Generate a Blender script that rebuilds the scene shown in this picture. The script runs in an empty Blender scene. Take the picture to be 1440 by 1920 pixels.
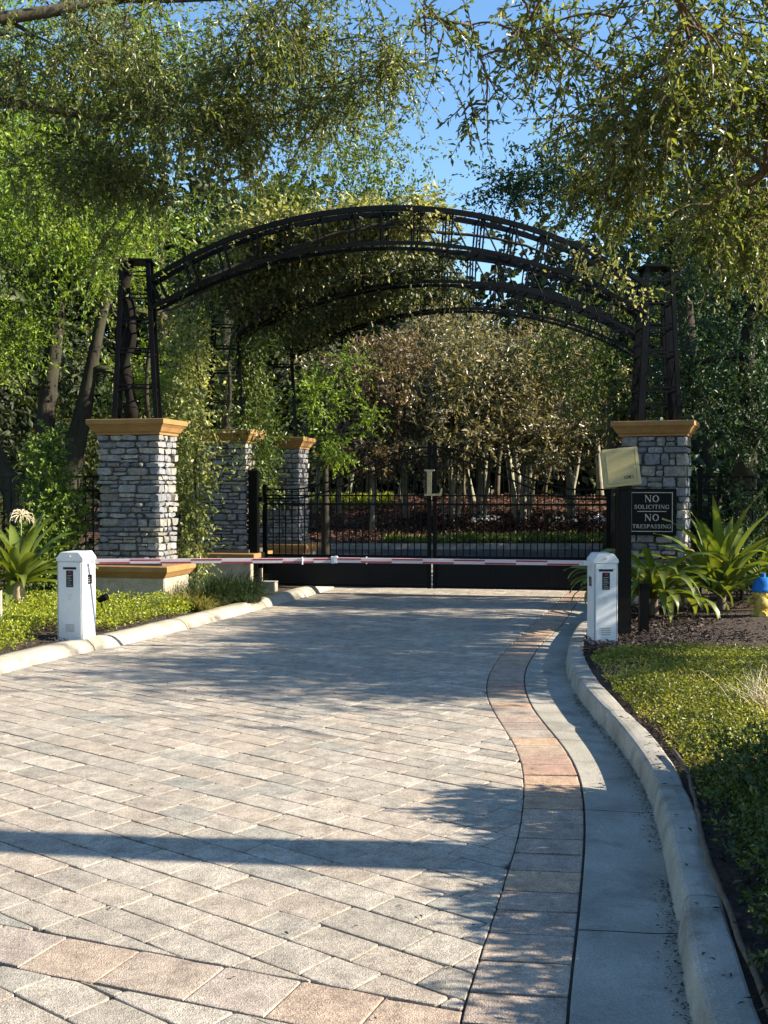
import bpy, bmesh, math, random
import numpy as np
from mathutils import Vector, Matrix, noise as mnoise

R = math.radians
SC = bpy.context.scene
COL = SC.collection

# ------------------------------------------------------------------ camera
cam = bpy.data.cameras.new('camera'); cam_o = bpy.data.objects.new('camera', cam); COL.objects.link(cam_o)
cam.sensor_fit = 'VERTICAL'; cam.sensor_height = 36.0; cam.lens = 36.0 * 2070 / 1920
cam.clip_start = 0.05; cam.clip_end = 3000
cam_o.location = (0, 0, 1.75)
cam_o.rotation_euler = (R(90) - math.atan(48 / 2070), 0, 0)
SC.camera = cam_o

# ------------------------------------------------------------------ world and sun
SUN_EL, SUN_AZ = 26.0, 97.0                # azimuth clockwise from +Y
w = bpy.data.worlds.new('World'); SC.world = w; w.use_nodes = True
wn = w.node_tree; wn.nodes.clear()
sky = wn.nodes.new('ShaderNodeTexSky'); sky.sky_type = 'NISHITA'; sky.sun_disc = False
sky.sun_elevation = R(SUN_EL); sky.sun_rotation = R(SUN_AZ); sky.air_density = 1.0; sky.dust_density = 0.15; sky.ozone_density = 2.0
bg = wn.nodes.new('ShaderNodeBackground'); bg.inputs['Strength'].default_value = 0.095
wo = wn.nodes.new('ShaderNodeOutputWorld')
hs = wn.nodes.new('ShaderNodeHueSaturation'); hs.inputs['Saturation'].default_value = 1.15; wn.links.new(sky.outputs[0], hs.inputs['Color']); wn.links.new(hs.outputs[0], bg.inputs[0]); wn.links.new(bg.outputs[0], wo.inputs[0])
sl = bpy.data.lights.new('sun', 'SUN'); sl.energy = 5.0; sl.angle = R(0.53); sl.color = (1.0, 0.90, 0.74)
so = bpy.data.objects.new('sun', sl); COL.objects.link(so)
sd = Vector((math.sin(R(SUN_AZ)) * math.cos(R(SUN_EL)), math.cos(R(SUN_AZ)) * math.cos(R(SUN_EL)), math.sin(R(SUN_EL))))
so.rotation_euler = sd.to_track_quat('Z', 'Y').to_euler(); so.location = (30, -4, 20)
SC.view_settings.view_transform = 'Standard'; SC.view_settings.look = 'None'
SC.view_settings.exposure = 1.56; SC.view_settings.gamma = 1.0
SC.render.engine = 'CYCLES'
SC.cycles.max_bounces = 6; SC.cycles.diffuse_bounces = 3; SC.cycles.glossy_bounces = 2
SC.cycles.transmission_bounces = 4; SC.cycles.transparent_max_bounces = 4
SC.cycles.sample_clamp_indirect = 6.0

# ------------------------------------------------------------------ helpers: objects
def tag(o, label=None, cat=None, group=None, kind=None):
    if label: o['label'] = label
    if cat: o['category'] = cat
    if group: o['group'] = group
    if kind: o['kind'] = kind
    return o

def empty(name, loc=(0, 0, 0), rz=0.0, label=None, cat=None, group=None, kind=None):
    o = bpy.data.objects.new(name, None); COL.objects.link(o)
    o.empty_display_size = 0.1; o.location = loc; o.rotation_euler = (0, 0, rz)
    return tag(o, label, cat, group, kind)

def link(name, me, parent=None, mat=None):
    o = bpy.data.objects.new(name, me); COL.objects.link(o)
    if mat is not None and len(me.materials) == 0: me.materials.append(mat)
    if parent is not None: o.parent = parent
    return o

def mesh(name, verts, faces, mat=None, smooth=False):
    me = bpy.data.meshes.new(name); me.from_pydata([tuple(v) for v in verts], [], faces); me.update()
    if mat: me.materials.append(mat)
    if smooth: me.polygons.foreach_set('use_smooth', [True] * len(me.polygons))
    return me

class MB:
    def __init__(s): s.v = []; s.f = []
    def add(s, v, f):
        n = len(s.v); s.v += [tuple(p) for p in v]; s.f += [tuple(i + n for i in q) for q in f]; return s
    def box(s, x0, x1, y0, y1, z0, z1):
        v = [(x, y, z) for z in (z0, z1) for y in (y0, y1) for x in (x0, x1)]
        return s.add(v, [(0, 2, 3, 1), (4, 5, 7, 6), (0, 1, 5, 4), (2, 6, 7, 3), (0, 4, 6, 2), (1, 3, 7, 5)])
    def bar(s, a, b, wx, wy=None, up=(0, 0, 1)):
        wy = wy or wx; a = Vector(a); b = Vector(b); d = (b - a).normalized(); u = Vector(up)
        if abs(d.dot(u)) > .98: u = Vector((0, 1, 0))
        x = d.cross(u).normalized(); y = x.cross(d)
        v = []
        for p in (a, b):
            for sx, sy in ((-1, -1), (1, -1), (1, 1), (-1, 1)): v.append(p + x * sx * wx / 2 + y * sy * wy / 2)
        return s.add(v, [(3, 2, 1, 0), (4, 5, 6, 7), (0, 1, 5, 4), (1, 2, 6, 5), (2, 3, 7, 6), (3, 0, 4, 7)])
    def tube(s, pts, rad, n=6, cap=True):
        pts = [Vector(p) for p in pts]; m = len(pts)
        if not hasattr(rad, '__len__'): rad = [rad] * m
        ref = Vector((0.31, 0.11, 0.94)); v = []
        for i, p in enumerate(pts):
            d = (pts[min(i + 1, m - 1)] - pts[max(i - 1, 0)]).normalized()
            x = d.cross(ref)
            if x.length < .05: x = d.cross(Vector((1, 0, 0)))
            x.normalize(); y = d.cross(x)
            for k in range(n):
                a = 2 * math.pi * k / n; v.append(p + x * math.cos(a) * rad[i] + y * math.sin(a) * rad[i])
        f = [(i * n + k, i * n + (k + 1) % n, (i + 1) * n + (k + 1) % n, (i + 1) * n + k) for i in range(m - 1) for k in range(n)]
        if cap: f += [tuple(range(n - 1, -1, -1)), tuple(range((m - 1) * n, m * n))]
        return s.add(v, f)
    def lathe(s, prof, n=24, c=(0, 0, 0)):
        v = []; m = len(prof)
        for r, z in prof:
            for k in range(n):
                a = 2 * math.pi * k / n; v.append((c[0] + r * math.cos(a), c[1] + r * math.sin(a), c[2] + z))
        f = [(i * n + k, i * n + (k + 1) % n, (i + 1) * n + (k + 1) % n, (i + 1) * n + k) for i in range(m - 1) for k in range(n)]
        f += [tuple(range(n - 1, -1, -1)), tuple(range((m - 1) * n, m * n))]
        return s.add(v, f)
    def rect_loft(s, secs):                          # secs: list of (half_x, half_y, z)
        v = []
        for hx, hy, z in secs: v += [(-hx, -hy, z), (hx, -hy, z), (hx, hy, z), (-hx, hy, z)]
        m = len(secs)
        f = [(i * 4 + k, i * 4 + (k + 1) % 4, (i + 1) * 4 + (k + 1) % 4, (i + 1) * 4 + k) for i in range(m - 1) for k in range(4)]
        f += [(3, 2, 1, 0), tuple(range((m - 1) * 4, m * 4))]
        return s.add(v, f)
    def build(s, name, mat, parent=None, smooth=False, bevel=0):
        me = mesh(name, s.v, s.f, mat, smooth)
        if bevel:
            bm = bmesh.new(); bm.from_mesh(me)
            bmesh.ops.bevel(bm, geom=list(bm.edges), offset=bevel, segments=2, affect='EDGES', clamp_overlap=True)
            bm.to_mesh(me); bm.free()
        return link(name, me, parent)

# ------------------------------------------------------------------ helpers: materials
class NT:
    def __init__(s, name):
        s.m = bpy.data.materials.new(name); s.m.use_nodes = True; s.t = s.m.node_tree; s.t.nodes.clear()
        s.out = s.t.nodes.new('ShaderNodeOutputMaterial')
    def n(s, typ, **kw):
        nd = s.t.nodes.new('ShaderNode' + typ)
        for k, v in kw.items():
            if hasattr(nd, k): setattr(nd, k, v)
        return nd
    def l(s, a, b): s.t.links.new(a, b)
    def val(s, inp, v):
        if hasattr(v, 'is_output') or isinstance(v, bpy.types.NodeSocket): s.l(v, inp)
        else: inp.default_value = v
    def coord(s, kind='Object'): return s.n('TexCoord').outputs[kind]
    def noise(s, vec, scale, detail=4, rough=.55, dist=0):
        nd = s.n('TexNoise'); s.l(vec, nd.inputs['Vector']); nd.inputs['Scale'].default_value = scale
        nd.inputs['Detail'].default_value = detail; nd.inputs['Roughness'].default_value = rough; nd.inputs['Distortion'].default_value = dist
        return nd.outputs['Fac']
    def ramp(s, fac, stops, interp='LINEAR'):
        nd = s.n('ValToRGB'); s.l(fac, nd.inputs[0]); e = nd.color_ramp.elements; nd.color_ramp.interpolation = interp
        while len(e) < len(stops): e.new(0.5)
        for el, (p, c) in zip(e, stops):
            el.position = p; el.color = (c[0], c[1], c[2], 1) if hasattr(c, '__len__') else (c, c, c, 1)
        return nd.outputs[0]
    def mix(s, fac, a, b, mode='MIX'):
        nd = s.n('MixRGB', blend_type=mode); s.val(nd.inputs[0], fac)
        for i, c in ((1, a), (2, b)):
            if isinstance(c, bpy.types.NodeSocket): s.l(c, nd.inputs[i])
            else: nd.inputs[i].default_value = (c[0], c[1], c[2], 1)
        return nd.outputs[0]
    def math(s, op, a, b=0.0):
        nd = s.n('Math', operation=op); s.val(nd.inputs[0], a); s.val(nd.inputs[1], b); return nd.outputs[0]
    def bump(s, h, strength=.4, dist=.01):
        nd = s.n('Bump'); s.l(h, nd.inputs['Height']); nd.inputs['Strength'].default_value = strength; nd.inputs['Distance'].default_value = dist
        return nd.outputs[0]
    def princ(s, col, rough=.7, spec=.3, normal=None, metal=0.0):
        p = s.n('BsdfPrincipled')
        if isinstance(col, bpy.types.NodeSocket): s.l(col, p.inputs['Base Color'])
        else: p.inputs['Base Color'].default_value = (col[0], col[1], col[2], 1)
        s.val(p.inputs['Roughness'], rough); p.inputs['Specular IOR Level'].default_value = spec; p.inputs['Metallic'].default_value = metal
        if normal: s.l(normal, p.inputs['Normal'])
        return p
    def done(s, sh): s.l(sh.outputs[0], s.out.inputs[0]); return s.m

def leaf_mat(name, stops, rough=.42, spec=.35, trans=.32, tcol=(1.25, 1.2, .55)):
    t = NT(name); a = t.n('Attribute', attribute_name='rnd')
    col = t.ramp(a.outputs['Fac'], stops)
    p = t.princ(col, rough, spec)
    tr = t.n('BsdfTranslucent'); tc = t.mix(1.0, col, tcol, 'MULTIPLY'); t.l(tc, tr.inputs['Color'])
    mx = t.n('MixShader'); mx.inputs[0].default_value = trans; t.l(p.outputs[0], mx.inputs[1]); t.l(tr.outputs[0], mx.inputs[2])
    return t.done(mx)

def bark_mat(name, c0, c1, scale=9):
    t = NT(name); c = t.coord(); mp = t.n('Mapping'); mp.inputs['Scale'].default_value = (1, 1, .28); t.l(c, mp.inputs['Vector'])
    n1 = t.noise(mp.outputs[0], scale, 6, .65, .6); n2 = t.noise(c, 2.3, 3)
    col = t.mix(t.ramp(n2, [(.35, 0), (.7, 1)]), t.ramp(n1, [(.3, c0), (.75, c1)]), (c1[0] * .8, c1[1] * .95, c1[2] * .75))
    return t.done(t.princ(col, .9, .1, t.bump(n1, .8, .03)))

def paver_mat(name, stops, island=False):
    t = NT(name); c = t.coord('Object')
    r = t.n('NewGeometry').outputs['Random Per Island'] if island else t.n('ObjectInfo').outputs['Random']
    if not island:
        geo = t.n('NewGeometry').outputs['Position']; c = geo
    else: c = t.n('NewGeometry').outputs['Position']
    base = t.ramp(r, stops)
    n1 = t.noise(c, 9, 5, .6); n2 = t.noise(c, 170, 2, .6); n3 = t.noise(c, 1.1, 4, .6)
    v = t.n('TexVoronoi'); t.l(c, v.inputs['Vector']); v.inputs['Scale'].default_value = 130
    col = t.mix(.55, base, t.ramp(n1, [(.28, (.30, .27, .24)), (.5, (.62, .6, .56)), (.75, (.95, .92, .86))]), 'OVERLAY')
    n4 = t.noise(c, 42, 4, .7); col = t.mix(.55, col, t.ramp(n4, [(.32, .55), (.5, 1), (.7, 1.3)]), 'MULTIPLY'); col = t.mix(.9, col, t.ramp(n2, [(.34, .5), (.5, 1), (.68, 1.3)]), 'MULTIPLY')
    col = t.mix(.45, col, t.ramp(v.outputs['Color'], [(0, .65), (1, 1.3)]), 'MULTIPLY')
    col = t.mix(.4, col, t.ramp(n3, [(.3, .68), (.7, 1.2)]), 'MULTIPLY')
    h = t.math('ADD', n2, t.math('ADD', t.math('MULTIPLY', n1, 1.2), n4))
    return t.done(t.princ(col, .9, .2, t.bump(h, .6, .007)))

def metal_mat(name, col, rough=.4, spec=.45):
    t = NT(name); c = t.n('NewGeometry').outputs['Position']; n = t.noise(c, 18, 5)
    return t.done(t.princ(t.mix(t.ramp(n, [(.4, 0), (.75, 1)]), col, tuple(min(1, x * 1.5 + .006) for x in col)), t.ramp(n, [(.3, rough * .8), (.7, rough * 1.3)]), spec))

def plain_mat(name, col, rough=.4, spec=.3):
    t = NT(name); c = t.n('NewGeometry').outputs['Position']; n = t.noise(c, 3.0, 5, .6); n2 = t.noise(c, 35, 3)
    cc = t.mix(.35, col, t.ramp(n, [(.3, .82), (.7, 1.1)]), 'MULTIPLY'); cc = t.mix(.12, cc, t.ramp(n2, [(.35, .7), (.65, 1.2)]), 'MULTIPLY')
    return t.done(t.princ(cc, t.ramp(n, [(.3, rough * .85), (.7, rough * 1.2)]), spec))

def stone_mat(name, stops, bump=.6):
    t = NT(name); c = t.n('NewGeometry').outputs['Position']; r = t.n('ObjectInfo').outputs['Random']
    base = t.ramp(r, stops); n1 = t.noise(c, 14, 7, .65, .4); n2 = t.noise(c, 70, 4, .6)
    col = t.mix(.75, base, t.ramp(n1, [(.28, .35), (.5, .95), (.72, 1.55)]), 'MULTIPLY')
    col = t.mix(.5, col, t.ramp(n2, [(.3, .7), (.7, 1.25)]), 'MULTIPLY')
    return t.done(t.princ(col, .85, .25, t.bump(t.math('ADD', n1, t.math('MULTIPLY', n2, .5)), bump, .02)))

def rough_mat(name, c0, c1, scale=6, rough=.85, bump=.3, dist=.01, fine=60, stain=None):
    t = NT(name); c = t.n('NewGeometry').outputs['Position']
    n1 = t.noise(c, scale, 6, .6); n2 = t.noise(c, fine, 4, .6)
    col = t.ramp(n1, [(.3, c0), (.7, c1)])
    col = t.mix(.7, col, t.ramp(n2, [(.33, .62), (.5, 1), (.67, 1.28)]), 'MULTIPLY')
    if stain:
        n3 = t.noise(c, stain[1], 5, .65, .5); col = t.mix(t.ramp(n3, [(.52, 0), (.7, .75)]), col, stain[0])
    return t.done(t.princ(col, rough, .25, t.bump(t.math('ADD', n1, n2), bump, dist)))

M = {}
GREY = [(0, (.325, .285, .24)), (.18, (.385, .345, .295)), (.36, (.29, .265, .23)), (.55, (.375, .32, .265)), (.7, (.285, .275, .245)), (.85, (.345, .295, .245)), (1, (.42, .38, .325))]
M['paver'] = paver_mat('paver', GREY); M['paver_i'] = paver_mat('paver_joined', GREY, True)
M['border'] = paver_mat('border_paver', [(0, (.38, .26, .185)), (.25, (.42, .30, .21)), (.45, (.29, .245, .21)), (.6, (.36, .235, .18)), (.8, (.32, .28, .24)), (1, (.41, .31, .235))])
M['band'] = paver_mat('band_paver', [(0, (.36, .28, .22)), (.4, (.40, .33, .27)), (.7, (.33, .285, .25)), (1, (.39, .30, .225))])
M['sand'] = rough_mat('joint_sand', (.05, .043, .034), (.10, .085, .065), 12)
M['concrete'] = rough_mat('kerb_concrete', (.25, .23, .19), (.40, .37, .315), 3.5, .88, .5, .008, 110, ((.13, .115, .09), 3.1))
M['gutter'] = rough_mat('gutter_concrete', (.25, .232, .19), (.41, .38, .32), 2.2, .88, .7, .008, 120, ((.15, .145, .125), 2.6))
M['kerbl'] = rough_mat('warm_kerb_concrete', (.30, .265, .205), (.42, .375, .30), 4, .85, .35, .006, 100, ((.25, .21, .15), 2.5))
M['stone'] = stone_mat('ledge_stone', [(0, (.12, .127, .14)), (.18, (.22, .225, .235)), (.34, (.155, .16, .17)), (.48, (.25, .235, .205)), (.6, (.28, .28, .275)), (.72, (.18, .165, .14)), (.84, (.20, .21, .225)), (.93, (.31, .27, .215)), (1, (.38, .37, .345))])
M['mortar'] = rough_mat('mortar', (.06, .058, .054), (.12, .115, .105), 20)
M['cap'] = rough_mat('ochre_cast_stone', (.25, .135, .045), (.33, .19, .072), 5, .8, .15, .004, 90)
M['base'] = rough_mat('weathered_cast_stone', (.33, .28, .20), (.47, .41, .31), 5, .85, .35, .006, 60, ((.27, .21, .13), 6))
M['black'] = plain_mat('black_painted_steel', (.0022, .0023, .003), .4, .14)
M['panel'] = plain_mat('dark_gate_sheet', (.010, .008, .008), .5, .2)
M['white'] = plain_mat('white_powder_coat', (.70, .71, .72), .38, .35)
M['arm_white'] = plain_mat('arm_white', (.60, .50, .51), .4, .3)
M['red'] = plain_mat('arm_red', (.30, .025, .05), .4, .3)
M['tan'] = plain_mat('tan_enamel', (.41, .345, .165), .42, .3)
M['tan2'] = plain_mat('tan_enamel_edge', (.50, .43, .22), .4, .3)
M['sign'] = plain_mat('black_sign_plate', (.002, .002, .003), .4, .15)
M['letter'] = rough_mat('sign_letter', (.42, .38, .32), (.50, .46, .40), 30, .6, .02, .001)
M['ink'] = rough_mat('dark_ink', (.008, .008, .012), (.012, .012, .016), 10, .5, .0, .001)
M['navy'] = rough_mat('sticker_navy', (.010, .012, .022), (.016, .018, .03), 10, .45, .0, .001)
M['gold'] = metal_mat('gold_leaf', (.44, .34, .17), .45, .5)
M['yellow'] = rough_mat('hydrant_yellow', (.46, .35, .08), (.56, .43, .12), 5, .45, .1, .003, 40)
M['blue'] = rough_mat('hydrant_blue', (.012, .12, .40), (.02, .16, .48), 5, .4, .1, .003, 40)
M['chrome'] = metal_mat('lock_metal', (.5, .5, .5), .3, .5)
M['mulch'] = rough_mat('mulch_soil', (.035, .026, .02), (.11, .08, .06), 25, .95, .9, .03, 70)
M['soil'] = rough_mat('ground_soil', (.05, .045, .025), (.10, .09, .045), 3, .95, .6, .03, 20)
M['redmulch'] = rough_mat('red_leaf_mulch', (.07, .036, .024), (.20, .11, .072), 5, .95, .9, .04, 24)
M['asphalt'] = rough_mat('asphalt', (.045, .045, .047), (.06, .06, .06), 8, .9, .3, .005)
M['hose'] = rough_mat('hose_brown', (.07, .05, .035), (.14, .105, .075), 20, .7, .2, .003)
M['bark'] = bark_mat('oak_bark', (.035, .026, .018), (.135, .105, .078))
M['bark_dark'] = bark_mat('dark_bark', (.018, .015, .012), (.06, .05, .04))
M['black_bark'] = bark_mat('black_bark', (.006, .005, .005), (.018, .015, .013))
M['bark_pale'] = bark_mat('pale_bark', (.07, .056, .042), (.38, .33, .26), 5)
M['bark_red'] = bark_mat('limb_bark', (.06, .035, .022), (.20, .125, .085), 14)
M['stem'] = rough_mat('crinum_stem', (.36, .25, .13), (.62, .50, .33), 9, .8, .3, .01, 40)

def greens(d, m, b, x=None): return [(0, d), (.45, m), (.8, b), (1, x or b)]
M['l_oak'] = leaf_mat('oak_leaf', greens((.065, .085, .020), (.140, .168, .042), (.24, .26, .075), (.34, .33, .14)), .34, .55, .46, (1.25, 1.25, .5))
M['l_oak2'] = leaf_mat('oak_leaf_fresh', greens((.065, .090, .020), (.140, .172, .042), (.24, .265, .070), (.34, .33, .13)), .34, .55, .48, (1.25, 1.25, .5))
M['l_bright'] = leaf_mat('bright_leaf', greens((.07, .12, .015), (.165, .255, .03), (.28, .36, .045), (.36, .41, .07)), .42, .4, .4, (1.3, 1.2, .35))
M['l_mid'] = leaf_mat('mid_leaf', greens((.055, .09, .018), (.12, .175, .034), (.22, .27, .055)), .42, .4, .38, (1.3, 1.2, .45))
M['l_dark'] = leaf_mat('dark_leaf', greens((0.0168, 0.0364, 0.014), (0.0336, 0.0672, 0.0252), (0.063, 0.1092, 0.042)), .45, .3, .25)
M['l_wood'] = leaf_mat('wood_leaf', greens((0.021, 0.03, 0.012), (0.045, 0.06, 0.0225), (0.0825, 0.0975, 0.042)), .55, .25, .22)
M['l_mag'] = leaf_mat('magnolia_leaf', [(0, (0.0891, 0.09266, 0.04455)), (.35, (0.1694, 0.1604, 0.08019)), (.6, (0.2495, 0.2229, 0.1247)), (.8, (0.3564, 0.2673, 0.1516)), (1, (0.5881, 0.5168, 0.3564))], .33, .5, 0.3)
M['l_magr'] = leaf_mat('magnolia_rust_leaf', [(0, (.075, .062, .035)), (.35, (.145, .112, .06)), (.6, (.205, .155, .088)), (.8, (.27, .18, .105)), (1, (.42, .35, .24))], .35, .5, .3)
M['l_vine'] = leaf_mat('vine_leaf', greens((0.06613, 0.08596, 0.02645), (0.1819, 0.2149, 0.06613), (0.3968, 0.4133, 0.1405), (0.5951, 0.562, 0.248)), .42, .4, 0.42)
M['l_shrub'] = leaf_mat('shrub_leaf', greens((0.0525, 0.0975, 0.018), (0.1275, 0.2025, 0.033), (0.2325, 0.3075, 0.0525)), .36, .5, 0.4)
M['l_cover'] = leaf_mat('ground_cover_leaf', [(0, (0.09801, 0.1338, 0.02138)), (.35, (0.2138, 0.2673, 0.02851)), (.7, (0.392, 0.4455, 0.0392)), (.9, (0.5524, 0.5524, 0.06237)), (1, (0.4455, 0.3029, 0.1247))], .36, .45, 0.45, (1.25, 1.15, .35))
M['l_lawn'] = leaf_mat('lawn_leaf', [(0, (0.09, 0.105, 0.021)), (.35, (0.18, 0.21, 0.03)), (.65, (0.3, 0.3224, 0.045)), (.85, (0.42, 0.3524, 0.09)), (1, (0.51, 0.375, 0.18))], .38, .4, 0.4, (1.2, 1.1, .4))
M['l_hedge'] = leaf_mat('hedge_leaf', greens((0.033, 0.05544, 0.0132), (0.0726, 0.1122, 0.02376), (0.1452, 0.1782, 0.0396)), .36, .45, 0.36)
M['l_vine_sunlit'] = leaf_mat('sunlit_vine_leaf', greens((.12, .13, .04), (.32, .32, .11), (.48, .46, .20), (.58, .54, .28)), .42, .35, .4)  # paler copy of the vine leaf: sunlight on the arch top put into the colour
M['l_vine_shaded'] = leaf_mat('shaded_vine_leaf', greens((.022, .034, .011), (.062, .078, .024), (.18, .19, .06), (.36, .34, .14)), .42, .4, .28)  # darker copy of the vine leaf: roof shade and lit leaves put into the colour
M['l_grass'] = leaf_mat('liriope_leaf', greens((.010, .022, .008), (.022, .042, .014), (.05, .078, .022)), .4, .4, .2)
M['l_yellow'] = leaf_mat('yellow_liriope_leaf', greens((.10, .10, .02), (.22, .21, .05), (.38, .33, .12)), .45, .3, .3)
M['l_flower'] = leaf_mat('bed_leaf', [(0, (.02, .012, .012)), (.5, (.05, .022, .022)), (.8, (.07, .05, .03)), (1, (.09, .05, .045))], .5, .3, .2)
M['petal'] = leaf_mat('white_petal', [(0, (.6, .58, .56)), (1, (.8, .8, .78))], .6, .2, .2, (1, 1, 1))
M['litter'] = leaf_mat('dry_leaf', [(0, (.035, .022, .014)), (.5, (.085, .05, .03)), (1, (.16, .105, .065))], .7, .2, .1, (1, .8, .6))
M['litter_red'] = leaf_mat('fallen_rust_leaf', [(0, (.06, .03, .020)), (.5, (.14, .075, .048)), (.85, (.22, .125, .085)), (1, (.36, .26, .19))], .6, .3, .1, (1, .8, .6))
M['chip'] = leaf_mat('bark_chip', [(0, (.02, .015, .013)), (.5, (.07, .05, .042)), (.85, (.13, .10, .085)), (1, (.24, .20, .17))], .8, .2, .0)
M['dry'] = leaf_mat('dry_blade', [(0, (.22, .16, .09)), (1, (.48, .40, .26))], .6, .2, .3, (1.1, 1, .7))
M['strap'] = None
M['dry_plain'] = rough_mat('dry_straw', (.40, .33, .20), (.62, .54, .38), 20, .8, .1, .002)
M['strap_plain'] = rough_mat('green_stalk', (.12, .17, .03), (.20, .24, .06), 20, .6, .1, .002)
t = NT('strap_leaf'); tc = t.n('TexCoord').outputs['Object']; rr = t.n('ObjectInfo').outputs['Random']
g = t.n('Attribute', attribute_name='rnd').outputs['Fac']
cc = t.mix(g, t.ramp(rr, [(0, (.05, .095, .014)), (.5, (.085, .14, .02)), (1, (.13, .19, .03))]), (.24, .26, .055))
nn = t.noise(t.n('NewGeometry').outputs['Position'], 30, 3); cc = t.mix(.4, cc, t.ramp(nn, [(.3, .75), (.7, 1.2)]), 'MULTIPLY')
pp = t.princ(cc, .38, .4); tr = t.n('BsdfTranslucent'); t.l(t.mix(1, cc, (1.3, 1.2, .45), 'MULTIPLY'), tr.inputs[0])
mx = t.n('MixShader'); mx.inputs[0].default_value = .38; t.l(pp.outputs[0], mx.inputs[1]); t.l(tr.outputs[0], mx.inputs[2])
M['strap'] = t.done(mx)

# ------------------------------------------------------------------ helpers: foliage
def leaf_mesh(name, P, D, L, W, mat, rnd, rng, up=0.35, fold=.25):
    """one small folded four-point blade for each row of P"""
    P = np.asarray(P, float); D = np.asarray(D, float); n = len(P)
    D = D / (np.linalg.norm(D, axis=1, keepdims=True) + 1e-9)
    N = rng.normal(size=(n, 3)) + np.array([0, 0, up * 2.5]); S = np.cross(D, N); S /= (np.linalg.norm(S, axis=1, keepdims=True) + 1e-9)
    N = np.cross(S, D)
    L = np.broadcast_to(np.asarray(L, float), (n,))[:, None]; W = np.broadcast_to(np.asarray(W, float), (n,))[:, None]
    V = np.empty((n, 4, 3)); mid = P + D * L * .48 + N * W * fold
    V[:, 0] = P; V[:, 1] = mid + S * W * .5; V[:, 2] = P + D * L - N * L * .08; V[:, 3] = mid - S * W * .5
    idx = np.arange(n)[:, None] * 4 + np.array([[0, 1, 2, 0, 2, 3]])
    me = bpy.data.meshes.new(name); me.vertices.add(n * 4); me.vertices.foreach_set('co', V.astype(np.float32).ravel())
    me.loops.add(n * 6); me.polygons.add(n * 2)
    me.loops.foreach_set('vertex_index', idx.astype(np.int32).ravel())
    me.polygons.foreach_set('loop_start', (np.arange(n * 2) * 3).astype(np.int32))
    me.update(calc_edges=True)
    a = me.attributes.new('rnd', 'FLOAT', 'POINT'); a.data.foreach_set('value', np.repeat(np.clip(rnd, 0, 1), 4).astype(np.float32))
    me.materials.append(mat)
    return me

def in_ball(rng, n, shell=.55):
    d = rng.normal(size=(n, 3)); d /= np.linalg.norm(d, axis=1, keepdims=True)
    return d * (rng.random(n)[:, None] ** shell)

def sprays(rng, clumps, per, tl, L, droop=.3, out=.5, lj=.35):
    """clumps: (centre, radii, number of twigs); returns leaf points, directions, tones and twig polylines"""
    Ps, Ds, Ts, Tw = [], [], [], []
    for c, r, n in clumps:
        q = in_ball(rng, n, .45); s = np.array(c) + q * np.array(r)
        # cut the ellipsoid up with a coarse random field so that the outline breaks
        d = q * out + rng.normal(size=(n, 3)) * .55; d[:, 2] -= droop; d /= np.linalg.norm(d, axis=1, keepdims=True)
        ln = tl * (.6 + .8 * rng.random(n)); tone = rng.random() * .26 - .13 + rng.normal(size=n) * .1
        bend = rng.normal(size=(n, 3)) * .25; bend[:, 2] -= droop * .8
        tw = []
        for k in range(per):
            u = (k + rng.random(n) * .8) / per
            p = s + (d * u[:, None] + bend * (u ** 2)[:, None] * .6) * ln[:, None]
            dd = d + bend * u[:, None] + rng.normal(size=(n, 3)) * .75
            Ps.append(p); Ds.append(dd); Ts.append(.42 + tone + rng.normal(size=n) * .2)
        for u in (0, .5, 1.0): tw.append(s + (d * u + bend * u * u * .6) * ln[:, None])
        Tw.append(np.stack(tw, 1))
    return np.concatenate(Ps), np.concatenate(Ds), np.concatenate(Ts), np.concatenate(Tw)

def curve_pts(a, b, k=7, sag=0.0, wob=.1, rng=None):
    a = Vector(a); b = Vector(b); L = (b - a).length; o = []
    o1 = Vector(rng.normal(size=3)) * wob * L; o2 = Vector(rng.normal(size=3)) * wob * L
    for i in range(k):
        t = i / (k - 1); p = a.lerp(b, t) + (o1 * (t * (1 - t) ** 2) + o2 * (t * t * (1 - t))) * 2
        p.z += sag * 4 * t * (1 - t); o.append(p)
    return o

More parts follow.
